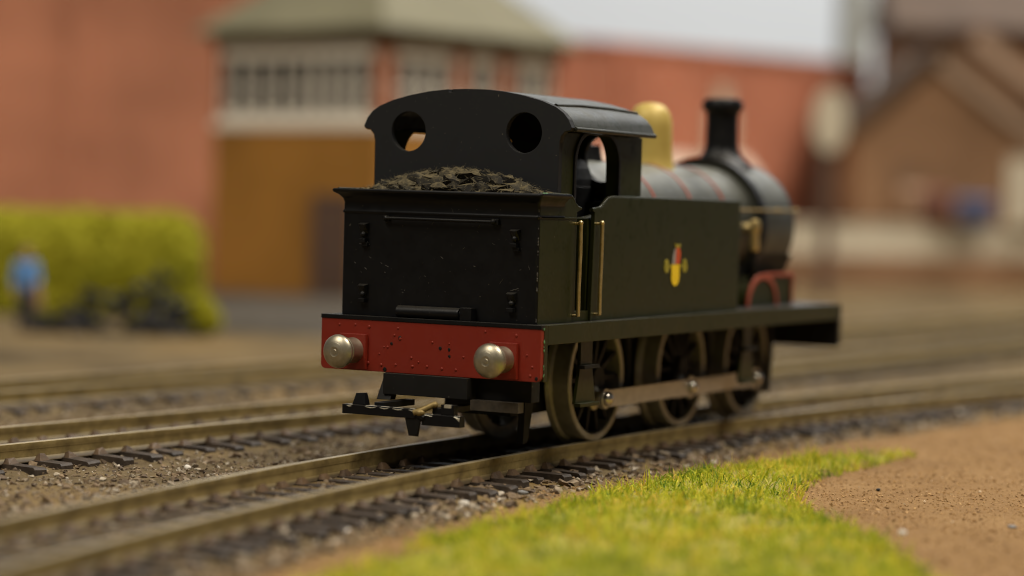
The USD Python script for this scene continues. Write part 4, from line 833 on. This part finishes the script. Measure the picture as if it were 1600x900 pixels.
tag(scatter('soil_crumbs', np.c_[x, y, ground_h(x, y) + r*0.2], r, 'soil', 2, 0.8), kind='stuff', label='brown soil crumbs covering the bare ground beside the grass')

patch = Polygon([(-190, -60), (-140, -46), (-110, -39.5), (-90, -35.5), (-72.7, -32.6), (-55, -29.2), (-40, -28.2), (-20, -26.6), (-4, -25.2), (4, -23.8), (12, -23.6), (22, -24.8), (34, -25.4), (50, -26.8), (66, -29.2), (80, -34), (88, -39), (84, -42), (70, -40.5), (54, -40), (40, -42), (28, -45), (16, -49), (6, -55), (-2, -60), (-8, -68), (-22, -76), (-36, -85), (-60, -100), (-190, -150)])
def turf_h(x, y):
    d = np.array([patch.exterior.distance(Point(a_, b_)) for a_, b_ in zip(np.ravel(x), np.ravel(y))]).reshape(np.shape(x))
    return ground_h(x, y) + 1.1*(1-np.exp(-d/4.0)) + 0.9*(fbm2(x, y, 0.12, 14)-0.5)
tx, ty = np.meshgrid(np.arange(-190, 92, 2.0), np.arange(-150, -18, 2.0), indexing='ij')
tin = contains_xy(patch.buffer(-3.0), tx.ravel(), ty.ravel()).reshape(tx.shape)
tz = np.where(tin, 0, 0.0) + ground_h(tx, ty) - 0.6
tz[tin] = turf_h(tx[tin], ty[tin]) - 0.1
i4 = np.arange(tx.size).reshape(tx.shape); q4 = np.stack([i4[:-1, :-1], i4[1:, :-1], i4[1:, 1:], i4[:-1, 1:]], -1).reshape(-1, 4)
q4 = q4[tin.ravel()[q4].any(1)]
tag(obj('turf', trimesh.Trimesh(np.c_[tx.ravel(), ty.ravel(), tz.ravel()], np.vstack([q4[:, [0, 1, 2]], q4[:, [0, 2, 3]]]), process=True), 'turf_felt', smooth=True), kind='structure')
rng = np.random.default_rng(101); N = 125000
gx_ = rng.uniform(-190, 90, N); gy_ = rng.uniform(-150, -19, N)
edge = 8.0*(fbm2(gx_, gy_, 0.16, 31)-0.5) + 4.0*(fbm2(gx_, gy_, 0.6, 32)-0.5)
ok = contains_xy(patch, gx_ + edge, gy_ + edge*0.7) & ((gx_ > -150) | (rng.random(N) < 0.4)); gx_, gy_ = gx_[ok], gy_[ok]
thin = fbm2(gx_, gy_, 0.22, 41) + rng.normal(0, 0.05, len(gx_)); ok = thin > 0.42; gx_, gy_ = gx_[ok], gy_[ok]
gz_ = turf_h(gx_, gy_) - 0.2; n = len(gx_)
flow = 2*np.pi*fbm2(gx_, gy_, 0.3, 51)*2.5 + rng.normal(0, 2.0, n); tilt = np.abs(rng.normal(1.05, 0.45, n)).clip(0.05, 1.75)
L = rng.uniform(0.9, 2.6, n)*(0.2 + 1.75*fbm2(gx_, gy_, 0.34, 61)); w = rng.uniform(0.06, 0.125, n)
L *= np.where(rng.random(n) < 0.06, 1.35, 1.0)
d1 = np.c_[np.sin(tilt*0.6)*np.cos(flow), np.sin(tilt*0.6)*np.sin(flow), np.cos(tilt*0.6)]; t2 = (tilt*1.45).clip(0, 1.9)
d2 = np.c_[np.sin(t2)*np.cos(flow), np.sin(t2)*np.sin(flow), np.cos(t2)]
ph = rng.uniform(0, 2*np.pi, n); sd = np.c_[np.cos(ph), np.sin(ph), np.zeros(n)]*w[:, None]
p0 = np.c_[gx_, gy_, gz_]; p1 = p0 + d1*(L*0.55)[:, None]; p2 = p1 + d2*(L*0.45)[:, None]
V = np.stack([p0-sd, p0+sd, p1+sd*0.85, p1-sd*0.85, p2], 1).reshape(-1, 3); k = np.arange(n)*5
Ft = np.vstack([np.c_[k, k+1, k+2], np.c_[k, k+2, k+3], np.c_[k+3, k+2, k+4]])
tag(obj('grass', trimesh.Trimesh(V, Ft, process=False), 'grass_fibre', tone=np.repeat((0.75*rng.random(n) + 1.9*(fbm2(gx_, gy_, 0.25, 71) - 0.5) + 0.13).clip(0, 1), 5)), kind='stuff', label='bright yellow green static grass fibres on the foreground turf')

def pebble(x, y, r, label, m='pale_stone', lift=0.35, seed=0):
    rng = np.random.default_rng(seed); v = rng.normal(size=(16, 3)); v /= np.linalg.norm(v, axis=1)[:, None]; v *= r*rng.uniform(0.85, 1.1, (16, 1)); v[:, 2] *= 0.65
    h = trimesh.convex.convex_hull(v).subdivide(); trimesh.smoothing.filter_laplacian(h, iterations=1)
    h.apply_translation([x, y, float(ground_h(x, y)) + r*lift])
    tag(obj('pebble', h, m, smooth=50), label, 'pebble')
pebble(-51.0, -19.4, 0.8, 'white pebble by the sleeper ends in the left foreground', seed=1)
pebble(-20.4, -17.6, 0.85, 'white pebble by the sleeper ends just left of the grass', seed=2)
pebble(-13.1, -73.4, 0.65, 'pale pebble at the right edge of the grass', seed=3, lift=2.2)
pebble(-9.6, 33.5, 0.6, 'small white pebble on the ballast between the foreground and middle tracks', seed=4)
pebble(11.4, -79.5, 0.75, 'grey pebble alone on the bare brown soil at right', 'grey_stone', seed=5)
pebble(38.3, -52.0, 0.45, 'dark stone on the brown soil, just right of the grass', 'coal_far', seed=6)
pebble(-4.0, -17.4, 0.9, 'grey brown stone leaning on the sleeper ends below the rear wheel', 'grey_stone', seed=7)
